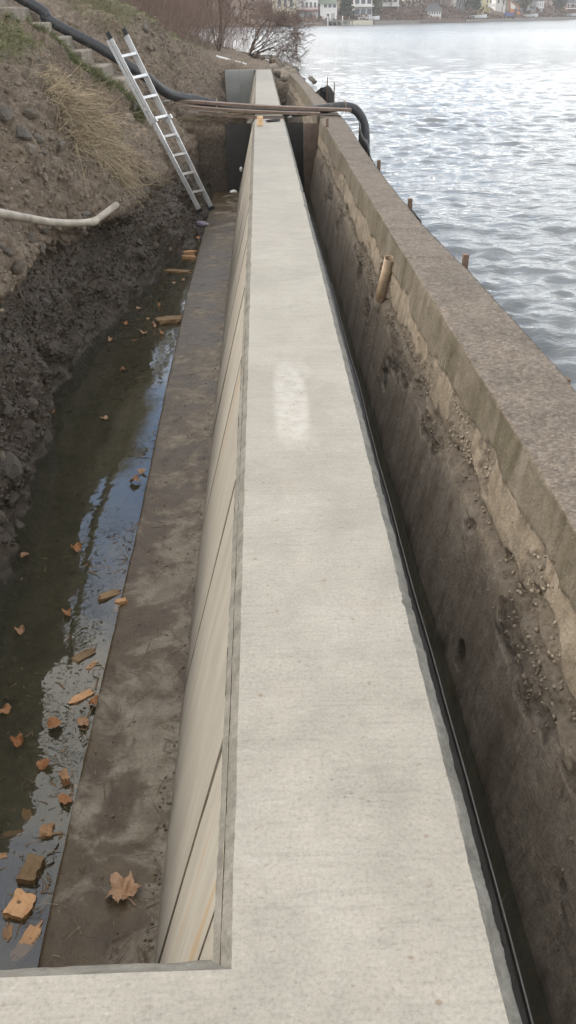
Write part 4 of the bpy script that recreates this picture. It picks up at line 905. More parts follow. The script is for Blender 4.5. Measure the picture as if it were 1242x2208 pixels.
# roots dangling from the bank
idx = region(base*(BF[:, 2] > -.5)+far*1.0, 500)
strands('roots', BF[idx], unit(BNF[idx]*.6+RS.normal(size=(500, 3))*.5+np.array([0, 0, -.6])), .06+.22*RS.rand(500)**2, .0022*np.ones(500), MT['root'], bank, droop=.6, curl=.5)
# twigs, straw and grit lying on the footing
n = 420; yy = 1.15+9*RS.rand(n)**2.2; xx = np.where(RS.rand(n) < .45, -.41-.05*RS.rand(n), RS.uniform(-.74, -.42, n)); R0 = np.stack([xx, yy, np.full(n, ZF+.008)], -1); th = RS.rand(n)*6.28
tag(strands('plant_debris', R0, np.stack([np.cos(th), np.sin(th), 0*th+.03], -1), .02+.09*RS.rand(n)**2, .0012+.0010*RS.rand(n), MT['deb'], droop=0.02, curl=.12), 'loose twigs and stems scattered on the wet footing', kind='stuff')
n = 260; yy = 1.15+9*RS.rand(n)**2.2; R0 = np.stack([RS.uniform(-.74, -.41, n), yy, np.full(n, ZF+.008)], -1); th = RS.rand(n)*6.28
tag(strands('straw_bits', R0, np.stack([np.cos(th), np.sin(th), 0*th+.03], -1), .01+.05*RS.rand(n)**2, .0010+.0008*RS.rand(n), MT['straw'], droop=0.02, curl=.12), 'short pale straw bits scattered on the wet footing', kind='stuff')
n = 700; yy = 1.15+9*RS.rand(n)**2; xx = np.where(RS.rand(n) < .5, -.405-.04*RS.rand(n)**2, RS.uniform(-.75, -.41, n)); Pq = np.stack([xx, yy, np.full(n, ZF)], -1)
tag(scatter('grit', np.arange(n), .002, .012, MT['clod'], None, Pq, np.tile([0, 0, 1.], (n, 1)), 4), 'small stones and crumbs of soil along the footing', kind='stuff')
n = 500; R0 = np.stack([RS.uniform(.40, .70, n), 0.9+3*RS.rand(n)**1.5, np.full(n, -1.098)], -1); th = RS.rand(n)*6.28
tag(strands('gap_debris', R0, np.stack([np.cos(th), np.sin(th), 0*th+.05], -1), .02+.10*RS.rand(n)**2, .0012*np.ones(n), MT['deb'], droop=.02, curl=.2), 'dead stems and litter lying in the dark gap', kind='stuff')

# ------------------------------------------------------------------ leaves
def leaf_mesh(seed, crumple):
    r = np.random.RandomState(seed); lob = [(0, 1.0), (14, .86), (30, .66), (42, .82), (56, 1.0), (68, .84), (84, .64), (100, .72), (118, .8), (138, .62), (160, .5), (180, .2)]
    ang = [a for a, _ in lob]+[360-a for a, _ in lob[-2:0:-1]]; rd = [q for _, q in lob]+[q for _, q in lob[-2:0:-1]]
    A = np.linspace(0, 360, 73)[:-1]; Rr = np.interp(A, ang+[360], rd+[rd[0]])*(1+.07*r.normal(size=72))
    if seed > 0: Rr = (.35*Rr+.65*(.62+.3*np.cos(np.radians(A))**2))*(1+.25*np.interp(A, np.linspace(0, 360, 10), np.append(r.normal(size=9)*.6, 0)))+.05*r.normal(size=72)
    V = [(0, 0, 0)]; F = []
    for k, fr_ in enumerate((.3, .55, .8, 1.0)):
        for a, q in zip(A, Rr): V.append((q*fr_*math.sin(math.radians(a)), q*fr_*math.cos(math.radians(a)), 0))
    for i in range(72): F.append((0, 1+i, 1+(i+1) % 72))
    for k in range(3):
        for i in range(72): F.append((1+k*72+i, 1+(k+1)*72+i, 1+(k+1)*72+(i+1) % 72, 1+k*72+(i+1) % 72))
    V = np.array(V); rad_ = np.linalg.norm(V[:, :2], axis=1)
    V[:, 2] = crumple*(.9*fbm(V, 1.6, 3, k=seed)+.45*fbm(V, 4, 2, k=seed+3)+.55*rad_**2*r.uniform(.3, 1.0)*np.cos(2*np.arctan2(V[:, 1], V[:, 0])+r.uniform(0, 6)))
    V[:, 2] -= V[:, 2].min(); ps = len(V)
    t_ = [(0, -.1, .02), (.05, -.55, .05), (.02, -.95, .1)]; mb = MB(); mb.V = [tuple(v) for v in V]; mb.F = list(F); mb.tube(t_, [.03, .025, .035], 5)
    return mesh('leaf', mb.V, mb.F, MT['leaf'], True)
LM = [leaf_mesh(i, c) for i, c in enumerate((.5, .5, .35, .45, .7, .3))]
def leaf(px_, py_, z, size, label, k=None, group=None, tilt=0.1):
    q = pz(px_, py_, z); o = ob('dead_leaf', LM[random.randrange(1, 6) if k is None else k], None, tuple(q), (random.uniform(-tilt, tilt), random.uniform(-tilt, tilt), random.uniform(0, 6.28))); o.scale = (size, size, size)
    md = o; tag(o, label, 'leaf', group or 'dead leaves'); return o
leaf(268, 1930, ZF+.004, .066, 'crumpled orange brown maple leaf lying on the footing near the camera', 0)
ZP = -1.150
for a in [(138, 1725, 'pinkish leaf floating below the upright split chunk'), (292, 1040, 'pale leaf floating at the edge of the sky reflection'), (305, 1018, 'brown leaf floating by the footing just above a pale leaf'), (45, 1362, 'rust brown leaf lying in the shallow pool at the left edge'), (55, 1200, 'folded leaf at the dark foot of the bank'), (58, 930, 'orange leaf stranded on the damp bank foot'), (50, 972, 'pink leaf stranded below the orange leaf on the bank foot'), (110, 892, 'light leaf stranded where the pool meets the bank'), (118, 1565, 'submerged yellowish leaf in the middle of the near pool'), (12, 1535, 'pale curled leaf cut by the left edge of the picture'), (178, 1560, 'brown leaf floating against the footing by wet wood chips'), (165, 1185, 'faded leaf floating in the bright cloud reflection')]:
    leaf(a[0], a[1], ZP, random.uniform(.028, .040), a[2])
for i, (px_, py_) in enumerate(sorted([(330, 700), (345, 660), (300, 665), (320, 688), (290, 735), (265, 800), (350, 720), (395, 605), (375, 610), (335, 705), (410, 500), (425, 515), (240, 735), (270, 700), (310, 720), (180, 690), (225, 905), (145, 1325), (205, 1520), (40, 1600), (95, 1650)], key=lambda a: -a[1])):
    leaf(px_, py_, ZP, random.uniform(.022, .04), 'small dead leaf afloat in the trench pool, '+ORD[i]+' nearest to the camera', None, 'small leaves floating in the trench pool')

# ------------------------------------------------------------------ wood scraps
def chip_mesh(l, w_, h, seed, rag=0.25):
    r = np.random.RandomState(seed); nx, nyy, nz = 9, 5, 3; mb = MB(); idx = {}
    V = []; F = []
    for i in range(nx):
        for j in range(nyy):
            for k in range(nz):
                if i in (0, nx-1) or j in (0, nyy-1) or k in (0, nz-1):
                    s, t_, q = i/(nx-1), j/(nyy-1), k/(nz-1); x = (s-.5)*l
                    if i == nx-1: x += l*rag*r.uniform(-1.0, .4)
                    if i == 0: x += l*rag*r.uniform(-.3, .7)
                    idx[(i, j, k)] = len(V); V.append((x, (t_-.5)*w_*(1-min(.6, 1.5*rag)*abs(2*s-1)**5*(1 if rag > .15 else .1))+r.normal()*.035*w_+.06*w_*math.sin(5*s+seed), q*h*(1-.5*rag*s*r.uniform(.5, 1))+r.normal()*.04*h))
    def q(*c):
        if all(a in idx for a in c): F.append(tuple(idx[a] for a in c))
    for i in range(nx-1):
        for j in range(nyy-1):
            q((i, j, 0), (i, j+1, 0), (i+1, j+1, 0), (i+1, j, 0)); q((i, j, nz-1), (i+1, j, nz-1), (i+1, j+1, nz-1), (i, j+1, nz-1))
        for k in range(nz-1):
            q((i, 0, k), (i+1, 0, k), (i+1, 0, k+1), (i, 0, k+1)); q((i, nyy-1, k), (i, nyy-1, k+1), (i+1, nyy-1, k+1), (i+1, nyy-1, k))
    for j in range(nyy-1):
        for k in range(nz-1):
            q((0, j, k), (0, j, k+1), (0, j+1, k+1), (0, j+1, k)); q((nx-1, j, k), (nx-1, j+1, k), (nx-1, j+1, k+1), (nx-1, j, k+1))
    return V, F
def chip(px_, py_, l, w_, h, rot, mat, label, rag=.25, z=-1.172, tilt=(0, 0), group='wood scraps in the trench', name='wood_scrap'):
    q = pz(px_, py_, z); V, F = chip_mesh(l, w_, h, int(px_+py_), rag)
    o = ob(name, mesh(name, V, F, MT[mat]), None, tuple(q), (tilt[0], tilt[1], math.radians(rot))); tag(o, label, 'wood scrap', group); return o
chip(70, 1885, .10, .062, .042, 85, 'brownwood', 'brown wooden block with dark nail holes floating near the footing', .05)
chip(45, 1962, .095, .075, .035, 75, 'fresh', 'large reddish split wood chunk at the lower left', .12, tilt=(.1, .12))
chip(60, 2035, .13, .05, .02, 62, 'fresh', 'splintered orange wood strip at the bottom left corner', .5, tilt=(0, -.1))
chip(20, 2015, .06, .03, .02, 100, 'fresh', 'small red brown wood piece left of the splintered strip', .4)
chip(103, 1800, .055, .045, .03, 95, 'fresh', 'small square wood offcut above the brown block', .1)
chip(85, 1815, .07, .02, .015, 30, 'brownwood', 'thin brown splinter touching the small square offcut', .4)
chip(140, 1680, .115, .032, .03, 110, 'fresh', 'upright split wood chunk with pale face by the footing', .2, tilt=(0, .35))
chip(8, 1852, .03, .022, .02, 20, 'fresh', 'tiny pale wood cube at the left edge of the picture', .1)
chip(100, 1945, .07, .02, .015, 60, 'brownwood', 'curled wood sliver between the red chunk and the footing', .5)
chip(235, 1290, .13, .045, .03, 35, 'brownwood', 'dark bark chip floating against the footing with a pale torn end', .3, tilt=(.1, .1))
chip(262, 1300, .06, .03, .02, 10, 'fresh', 'pale wood chip lying on the footing edge', .3, z=ZF)
chip(182, 1420, .13, .05, .025, 45, 'brownwood', 'oval brown wood slab floating near the footing', .25)
chip(200, 1440, .07, .03, .02, 60, 'fresh', 'pale chip floating right of the oval brown slab', .4)
chip(180, 1508, .12, .042, .025, 35, 'fresh', 'pale split chip floating below the oval brown slab', .35)
chip(372, 697, .30, .12, .06, 20, 'brownwood', 'tan log chunk floating against the footing farther up the pool', .2)
chip(390, 552, .42, .10, .06, 8, 'fresh', 'pale split board lying at the far end of the pool', .2)
chip(408, 560, .18, .07, .05, 0, 'fresh', 'short pale chip under the pale split board', .2)
chip(385, 590, .35, .10, .04, -10, 'brownwood', 'brown wood slab floating at the bright far end of the pool', .3)
chip(75, 868, .32, .07, .04, -55, 'brownwood', 'dark wet stick lying at the foot of the bank', .3, z=-1.13)
for i, (px_, py_) in enumerate(sorted([(300, 690), (340, 700), (355, 690), (310, 660), (400, 690), (365, 640), (395, 620), (325, 640), (255, 1310), (150, 1380), (215, 1480), (165, 1700), (60, 1760), (30, 1800)], key=lambda a: -a[1])):
    chip(px_, py_, random.uniform(.04, .09), random.uniform(.015, .035), .012, random.uniform(0, 180), random.choice(['fresh', 'brownwood']), 'small wood chip afloat in the trench pool, '+ORD[i]+' nearest to the camera', .4, group='small floating wood chips')
# floating leaf crumbs and stems in the pool: one mass
n = 2600; u_ = RS.rand(n); yy = 1.35+9.4*u_**1.2; xr = -0.80; xl = np.interp(yy, [1, 3.5, 6, 8.4, 9.6, 11], [-1.3, -1.4, -1.7, -1.4, -1.2, -.95]); xx = xr+(xl-xr)*RS.rand(n)**2.4
keep = fbm(np.stack([xx, yy, 0*xx], -1), 1.6, 3, k=151) > 0.05; R0 = np.stack([xx, yy, np.full(n, ZP-.002)], -1)[keep]; n = len(R0); th = RS.rand(n)*6.28
tag(strands('pool_debris', R0, np.stack([np.cos(th), np.sin(th), 0*th], -1), .008+.07*RS.rand(n)**3, .0015+.0045*RS.rand(n)**3, MT['deb2'], droop=0, curl=.2), 'floating stems and leaf crumbs in the trench pool', kind='stuff')
n = 380; yy = 1.3+8*RS.rand(n)**1.3; xl = np.interp(yy, [1, 3.5, 6, 8.4, 9.6, 11], [-1.3, -1.4, -1.7, -1.4, -1.2, -.95]); xx = -.80+(xl+.80)*RS.rand(n)
tag(scatter('pool_stones', np.arange(n), .006, .05, MT['clod'], None, np.stack([xx, yy, np.full(n, -1.27)], -1), np.tile([0, 0, 1.], (n, 1)), 3), 'small stones on the bottom of the trench pool', kind='stuff')

# ------------------------------------------------------------------ litter
def litter(name, p, s, label, mat='litter', cat='litter', seed=1):
    o = ob(name, stone_mesh(200+seed, 2, name, mat, .6), None, tuple(p), (0.2, .1, seed)); o.scale = s; tag(o, label, cat); return o
litter('foam_scrap', py(505, 414, 13.2), (.10, .07, .07), 'white foam scrap lying by the foot of the new wall', seed=1)
litter('foam_scrap', py(520, 364, 14.0), (.04, .03, .09), 'thin white scrap standing in the dark end of the trench', seed=2)
litter('crumpled_paper', py(358, 219, 14.6), (.12, .06, .04), 'crumpled white paper at the left end of the planks', seed=3)
litter('crumpled_paper', py(625, 252, 14.45), (.05, .04, .03), 'cream wad stuck at the plank over the gap', seed=4)
litter('foam_scrap', py(316, 233, 11.9), (.06, .05, .07), 'white wrapper caught behind the ladder rail', seed=5)
q = pz(435, 483, -1.08); can = MB().tube([(-.09, 0, 0), (-.085, 0, 0), (.06, 0, 0), (.085, 0, 0), (.10, 0, 0)], [.035, .05, .05, .03, .025], 14).obj('plastic_bottle', MT['can'], shade=True); can.location = tuple(q); can.scale = (.8, .8, .8); can.rotation_euler = (0, 0, -.3); tag(can, 'crushed purple plastic bottle at the far end of the pool', 'bottle')
MB().tube([(.098, 0, 0), (.125, 0, 0)], .02, 10).obj('bottle_cap', MT['litter'], can)

# ------------------------------------------------------------------ bare shrubs beyond the wall
def twigset(segs_list, n=4):
    p0 = np.array([q[0] for q in segs_list]); p1 = np.array([q[1] for q in segs_list]); r0 = np.array([q[2] for q in segs_list]); r1 = np.array([q[3] for q in segs_list])
    t = p1-p0; t = t/(np.linalg.norm(t, axis=1, keepdims=True)+1e-9); a = np.cross(t, [.31, .77, .55]); a /= np.linalg.norm(a, axis=1, keepdims=True)+1e-9; b_ = np.cross(t, a)
    th_ = 2*math.pi*np.arange(n)/n; rg_ = np.cos(th_)[None, :, None]*a[:, None]+np.sin(th_)[None, :, None]*b_[:, None]
    V = np.concatenate([p0[:, None]+r0[:, None, None]*rg_, p1[:, None]+r1[:, None, None]*rg_], 1).reshape(-1, 3)
    k = np.arange(n); f = np.stack([k, (k+1) % n, n+(k+1) % n, n+k], -1)
    return V, (f[None]+(np.arange(len(p0))*2*n)[:, None, None]).reshape(-1, 4)
def grow(p, d_, L, r, depth, out, spread=.5, up=.1, kids=3, bend=.18):
    n = 4; q = p
    for i in range(n):
        d_ = unit(d_+RS.normal(size=3)*bend+np.array([0, 0, up])*.3); q2 = q+d_*L/n; ra = r*(1-.55*i/n); rb = r*(1-.55*(i+1)/n); out.append((q, q2, ra, rb)); 
        if depth > 0 and i > 0:
            for _ in range(kids if i == n-1 else max(1, kids-1)):
                grow(q2, unit(d_+RS.normal(size=3)*spread), L*random.uniform(.45, .75), rb*.62, depth-1, out, spread, up, kids, bend)
        q = q2
def shrub(name, base_, stems, label, trunk_r, L, depth, dirs, mat='twig', cat='shrub', group=None, up=.05, spread=.5, kids=2):
    sh = empty(name, base_); tag(sh, label, cat, group); tr, tw = [], []
    for i in range(stems):
        out = []; grow(np.zeros(3)+RS.normal(size=3)*np.array([.02, .02, 0]), unit(np.array(dirs[i % len(dirs)])+RS.normal(size=3)*.15), L*random.uniform(.8, 1.15), trunk_r, depth, out, spread, up, kids)
        for s in out: (tr if s[2] > trunk_r*.42 else tw).append(s)
    V, F = twigset(tr, 6); ob('trunk', mesh('trunk', V, F, MT['bark'], True), sh)
    tw = [(a, b_, max(.006, r0), max(.005, r1)) for a, b_, r0, r1 in tw]; V, F = twigset(tw, 3); ob('crown', mesh('crown', V, F, MT[mat]), sh); return sh
shrub('overhanging_shrub', (-.5, 39, -.1), 13, 'bare brown shrub leaning out low over the lake past the wall end', .032, 1.55, 4, [(1, .0, .45), (1, -.2, .25), (.8, .1, .8), (1, .3, .4), (.4, 0, 1)], up=-.05, spread=.55, kids=2)
shrub('bare_shrub', (-1.6, 36, .2), 7, 'bare reddish shrub rising behind the far white pipe', .02, 1.5, 4, [(.2, 0, 1), (-.2, 0, 1), (.5, 0, 1)], up=.25, spread=.4)
shrub('bare_tree', (-1.9, 43, .3), 1, 'taller bare tree with grey trunk in the thicket', .06, 2.4, 4, [(.05, 0, 1), (.3, 0, 1)], up=.2, spread=.5)
th = []
for i in range(1200):
    Y_ = random.uniform(24, 50); x_ = -2.0-random.random()**1.2*(2.2+.15*(Y_-20))+max(0, Y_-31)*.07; h, _n = bank_at(x_, Y_)
    d_ = unit(np.array([random.gauss(.1, .35), random.gauss(0, .3), 1.0])); L = random.uniform(.7, 1.9)
    p = h-np.array([0, 0, .05]); r = random.uniform(.005, .011)
    out = []; grow(p, d_, L, r, 2, out, .45, .15, 2, .2); th += out
V, F = twigset(th, 3)
tag(ob('thicket', mesh('thicket', V, F, MT['twig'])), 'dense bare reddish brown thicket on the bank beyond the wall', kind='stuff')

# tree up the bank, seen mirrored in the pool
MT['leaves'] = simple('oak_leaves', (0.10, 0.095, 0.035), 0.7, 0.5, 1.5, bump=0)
def leaf_tree(base_, label, H_, nleaf):
    t_ = empty('bank_tree', base_); tag(t_, label, 'tree'); out = []
    grow(np.zeros(3), np.array([.02, 0, 1.]), H_*.55, H_*.022, 3, out, .6, .12, 3, .12)
    V, F = twigset(out, 5); ob('trunk', mesh('trunk', V, F, MT['bark'], True), t_)
    ends = np.array([s[1] for s in out if s[2] < H_*.009]); P0 = ends[RS.randint(len(ends), size=nleaf)]+RS.normal(size=(nleaf, 3))*.28
    a = unit(RS.normal(size=(nleaf, 3))); b_ = unit(np.cross(a, RS.normal(size=(nleaf, 3)))); s = (.035+.05*RS.rand(nleaf))[:, None]
    V = np.stack([P0-a*s, P0-b_*s*.6, P0+a*s, P0+b_*s*.6], 1).reshape(-1, 3); F = np.arange(nleaf*4).reshape(-1, 4)
    ob('crown', mesh('crown', V, F, MT['leaves']), t_)
h, _n = bank_at(-6.0, 13.0); leaf_tree((-6.2, 13.0, h[2]-.2), 'tree up the bank whose leafy crown is mirrored in the near pool', 7.5, 3200)

# ------------------------------------------------------------------ far shore
SHP = np.array([(-160, 190), (-40, 203), (9, 220.6), (24, 236), (43, 249.5), (77, 284), (112, 326), (170, 385), (300, 470)], float)
cs = catmull(SHP, 24); nrm_ = np.gradient(cs, axis=0); nrm_ = np.stack([-nrm_[:, 1], nrm_[:, 0]], -1); nrm_ /= np.linalg.norm(nrm_, axis=1, keepdims=True)
prof = [(-1.2, -1.6), (0, -.75), (.3, -.1), (3, .15), (8, 1.1), (13, 2.6), (20, 4.2), (32, 8), (60, 17), (110, 27), (180, 34)]
od = np.array([p[0] for p in prof]); oz = np.array([p[1] for p in prof]); dd_ = np.concatenate([np.linspace(-1.2, 20, 40), np.linspace(22, 180, 30)])
FS = np.zeros((len(cs), len(dd_), 3)); FS[..., :2] = cs[:, None]+nrm_[:, None]*dd_[None, :, None]; FS[..., 2] = np.interp(dd_, od, oz)
FS[..., 2] += fbm(FS, .15, 4, k=161)*np.clip(dd_/10, 0, 1.4)
MT['farland'] = simple('far_hillside', (0.115, 0.080, 0.055), 0.95, 0.55, .25, bump=0)
tag(grid_obj('far_shore', FS, MT['farland'], flip=True), 'brown wooded hillside along the far shore', kind='structure')
def shoreY(px_):
    Y_ = 240.0
    for _ in range(8):
        q = py(px_, 45, Y_); Y_ = float(np.interp(q[0], SHP[:, 0], SHP[:, 1]))
    return Y_
fm = lambda n, c, r=.7: MT.setdefault(n, simple(n, c, r, .12, .8, bump=0))
fm('white_siding', (.66, .66, .64)); fm('cream_siding', (.52, .48, .38)); fm('yellow_siding', (.60, .52, .26)); fm('brown_siding', (.16, .095, .065)); fm('grey_siding', (.36, .37, .37)); fm('roof_green', (.15, .18, .13)); fm('roof_dark', (.085, .08, .08)); fm('roof_brown', (.14, .10, .08)); fm('deck_red', (.23, .10, .065)); fm('far_glass', (.045, .055, .07), .12); fm('seawall_grey', (.22, .20, .18)); fm('trim', (.72, .72, .70)); fm('hull', (.62, .64, .66))
def seg3(x0, x1, y0, y1, D, th, name, mat, parent, push=0.0):
    a = py(x0, y1, D-push); b_ = py(x1, y0, D-push)
    o = obox(name, (a[0], D-push, a[2]), (b_[0], D-push+th, b_[2]), MT[mat]); return sub(o, parent)
def house(name, label, x0, x1, yt, yb, off, mat, roof, rmat, wins, extra=(), deep=7.0, cat='house'):
    D = shoreY((x0+x1)/2)+off; a, b_ = py(x0, yb, D), py(x1, yt, D); h = empty(name, ((a[0]+b_[0])/2, D+deep/2, a[2])); tag(h, label, cat, 'houses on the far shore')
    sub(obox('wall', (a[0], D, a[2]-2.5), (b_[0], D+deep, b_[2]), MT[mat]), h)
    e = .45; x0w, x1w, zt = a[0]-e, b_[0]+e, b_[2]; rh = 1.9
    if roof == 'gable':
        xm = (x0w+x1w)/2; V = [(x0w, D-e, zt), (x1w, D-e, zt), (xm, D-e, zt+rh*1.3), (x0w, D+deep+e, zt), (x1w, D+deep+e, zt), (xm, D+deep+e, zt+rh*1.3)]; F = [(0, 1, 2), (5, 4, 3), (1, 4, 5, 2), (0, 2, 5, 3), (0, 3, 4, 1)]
    else:
        xm = (x0w+x1w)/2; ym = D+deep/2; w_ = (x1w-x0w)*.18; V = [(x0w, D-e, zt), (x1w, D-e, zt), (x1w, D+deep+e, zt), (x0w, D+deep+e, zt), (xm-w_, ym, zt+rh), (xm+w_, ym, zt+rh)]; F = [(0, 1, 5, 4), (1, 2, 5), (2, 3, 4, 5), (3, 0, 4), (3, 2, 1, 0)]
    sub(ob('roof', mesh('roof', V, F, MT[rmat])), h)
    for (wx0, wx1, wy0, wy1) in wins:
        f = seg3(wx0, wx1, wy0, wy1, D, .10, 'window', 'trim', h, .08); g_ = seg3(wx0+.8, wx1-.8, wy0+.7, wy1-.7, D, .06, 'pane', 'far_glass', h, .12); g_.parent = f; g_.matrix_parent_inverse = Matrix.Translation(-Vector(h.location)) if False else Matrix.Identity(4)
    for (nm, ex0, ex1, ey0, ey1, em, push, th) in extra: seg3(ex0, ex1, ey0, ey1, D, th, nm, em, h, push)
    return h
def wrow(x0, x1, n, y0, y1, gap=.8):
    w_ = (x1-x0)/n; return [(x0+i*w_+gap/2, x0+(i+1)*w_-gap/2, y0, y1) for i in range(n)]
def rails(x0, x1, y0, y1, mat, push, n):
    r_ = [('railing', x0, x1, y0, y0+1.0, mat, push, .1)]; w_ = (x1-x0)/n
    return r_+[('railing_post', x0+i*w_-.35, x0+i*w_+.35, y0, y1, mat, push-.02, .08) for i in range(n+1)]
house('cream_house', 'cream house half hidden behind the bare shrub on the far shore', 588, 638, -20, 36, 12, 'cream_siding', 'gable', 'roof_brown', wrow(596, 634, 3, -8, 15, 5))
house('deck_house', 'white house with two red brown decks on the far shore', 639, 686, -28, 44, 10, 'white_siding', 'gable', 'roof_dark', wrow(648, 684, 4, 4, 17, 3)+wrow(652, 676, 2, 27, 42, 5),
      [('deck', 639, 688, 20, 23.5, 'deck_red', 3.0, 3.0), ('deck', 640, 692, 43, 46, 'deck_red', 4.0, 4.0), ('post', 641, 643, 23, 50, 'deck_red', 2.9, .2), ('post', 676, 678, 23, 50, 'deck_red', 2.9, .2)]+rails(639, 688, 14, 20.5, 'deck_red', 3.0, 14)+rails(660, 692, 36, 43.5, 'deck_red', 4.0, 9))
house('boathouse', 'white boathouse with a green hip roof on the far shore', 690, 727, 8, 44, 4, 'white_siding', 'hip', 'roof_green', wrow(697, 726, 3, 8.5, 17, 1.4)+[(704, 711, 29, 40)], [('door', 714, 722, 28, 43, 'grey_siding', .06, .06)])
house('porch_house', 'white house with stacked glazed porches right of the evergreen', 763, 804, -30, 41, 9, 'white_siding', 'gable', 'roof_dark', wrow(764, 803, 3, -4, 9, 2.2)+wrow(764, 803, 3, 18, 32, 1.2), [('balcony', 761, 806, 12, 15, 'trim', 1.6, 1.6)]+rails(761, 806, 8, 12.5, 'trim', 1.6, 12))
house('brown_base_house', 'white house above a brown lower storey on the far shore', 820, 862, -30, 13, 16, 'white_siding', 'gable', 'roof_dark', wrow(824, 858, 3, -4, 5, 1.5), [('lower_storey', 822, 858, 14, 34, 'brown_siding', .15, .5), ('post', 816, 824, 0, 31, 'trim', .5, .3), ('post', 857, 860, 0, 33, 'trim', .5, .3), ('balcony', 816, 862, 11, 14, 'trim', 1.0, 1.0)])
house('gazebo', 'small white glazed summerhouse low on the far bank', 921, 952, 23, 38, 6, 'white_siding', 'hip', 'roof_dark', wrow(924, 951, 5, 24, 31, .8), deep=4, cat='summerhouse')
house('grey_house', 'pale grey house among bare trees right of the summerhouse', 983, 1012, -22, 20, 22, 'grey_siding', 'gable', 'roof_dark', wrow(985, 1010, 3, -4, 12, 4))
house('brown_house', 'brown house with white trim above the summerhouse', 925, 960, -24, 12, 26, 'brown_siding', 'gable', 'roof_brown', wrow(930, 956, 3, -6, 8, 4))
house('tan_house', 'tan house behind bare trees left of the summerhouse', 872, 915, -26, 13, 26, 'cream_siding', 'gable', 'roof_brown', wrow(876, 912, 4, -8, 10, 4))
house('yellow_house', 'yellow house with a white balcony on the far shore', 1030, 1062, -25, 28, 12, 'yellow_siding', 'gable', 'roof_brown', wrow(1048, 1062, 2, -4, 7, 2), [('balcony', 1052, 1068, 8, 15.5, 'trim', 1.5, 1.5), ('upper_wall', 1030, 1045, -25, 14, 'cream_siding', .3, .4)])
house('white_house', 'plain white house right of the yellow house on the far shore', 1068, 1094, -22, 16, 20, 'white_siding', 'gable', 'roof_dark', wrow(1070, 1092, 2, -6, 8, 5))
house('slate_house', 'house with blue grey wall between white house and gabled cabin', 1112, 1132, -18, 9, 26, 'grey_siding', 'gable', 'roof_dark', wrow(1114, 1130, 2, -4, 6, 4))
house('gabled_cabin', 'grey cabin with a bright white window wall on the far shore', 1140, 1173, 0, 18, 14, 'grey_siding', 'gable', 'roof_dark', wrow(1158, 1172, 3, 5, 15, .8), [('white_wall', 1156, 1174, 3, 18, 'trim', .06, .05)])
house('porch_cabin', 'dark roofed cabin with a white porch at the right edge', 1222, 1252, 8, 19, 14, 'brown_siding', 'hip', 'roof_dark', wrow(1226, 1250, 3, 9, 15, 2.5), [('porch_rail', 1221, 1252, 17, 19.5, 'trim', 1.5, .4), ('porch_beam', 1221, 1252, 7.5, 9, 'trim', 1.5, .4)]+[('porch_post', x-.6, x+.6, 8, 19, 'trim', 1.45, .3) for x in (1223, 1230, 1240)])
# seawalls, docks and boats on the far shore
for i, (x0, x1, yt, yb, m_) in enumerate([(640, 692, 51, 56.5, 'seawall_grey'), (693, 735, 50, 55.5, 'seawall_grey'), (737, 804, 47, 54, 'cream_siding'), (808, 905, 47, 52.5, 'seawall_grey'), (906, 1000, 45, 50.5, 'roof_brown'), (1005, 1090, 43, 48.5, 'seawall_grey'), (1092, 1242, 40, 45, 'seawall_grey')]):
    D = shoreY((x0+x1)/2)-1.0; Da, Db = shoreY(x0)-.6, shoreY(x1)-.6; a, b_ = py(x0, yt, Da), py(x1, yb, Db); zt = (py(x0, yt, Da)[2]+py(x1, yt-(.0), Db)[2])/2
    V = [(a[0], Da, -1.2), (b_[0], Db, -1.2), (b_[0], Db+.6, -1.2), (a[0], Da+.6, -1.2)]; V += [(x, y, .25+.12*i % .3) for x, y, _ in V]
    o = ob('far_seawall', mesh('far_seawall', V, [(0, 1, 5, 4), (1, 2, 6, 5), (2, 3, 7, 6), (3, 0, 4, 7), (4, 5, 6, 7)], MT[m_]))
    tag(o, ['grey seawall below the house with red decks', 'grey seawall below the green roofed boathouse', 'cream seawall below the house with glazed porches', 'long grey seawall left of the summerhouse', 'brown timber seawall below the summerhouse', 'grey seawall below the yellow house', 'long low seawall at the right end of the far shore'][i], 'seawall', 'seawalls on the far shore')
def dock(x0, x1, y_, label):
    D = shoreY((x0+x1)/2)-5; a, b_ = py(x0, y_, D), py(x1, y_, D); d_ = empty('dock', ((a[0]+b_[0])/2, D, -.6)); tag(d_, label, 'dock', 'docks on the far shore')
    sub(obox('deck', (a[0], D, .35), (b_[0], D+5.5, .55), MT['seawall_grey']), d_)
    for k in range(4):
        x = a[0]+(b_[0]-a[0])*(k+.1)/3.3; sub(MB().tube([(x, D+.1, -1.5), (x, D+.1, 1.5 if k in (0, 2) else .5)], .12, 6).obj('piling', MT['trim' if k == 0 else 'seawall_grey']), d_)
dock(706, 738, 47, 'grey dock on pilings in front of the boathouse'); dock(738, 762, 46, 'low pale dock right of the boathouse')
def boat(px_, off, L, label):
    D = shoreY(px_)+off; q = py(px_, 45, D); V = []; F = []; n = 9
    for i in range(n):
        s = i/(n-1); w_ = .85*math.sin(math.pi*min(1, .12+s*.75))**.6*(1 if s < .8 else 1-(s-.8)*2.5); sh_ = .75+.25*s*s
        for y_, z_ in ((-w_, sh_), (-w_*.7, .15), (0, 0), (w_*.7, .15), (w_, sh_)): V.append(((s-.5)*L, y_, z_))
    for i in range(n-1):
        for k in range(4): F.append((i*5+k, i*5+5+k, i*5+6+k, i*5+1+k))
    F.append((4, 3, 2, 1, 0)); o = ob('boat', mesh('boat', V, F, MT['hull']), None, (q[0], D, .45)); tag(o, label, 'boat', 'boats on the far shore')
    MB().box((-.3*L, -.5, .55), (.15*L, .5, .7)).obj('seat', MT['seawall_grey'], o); return o
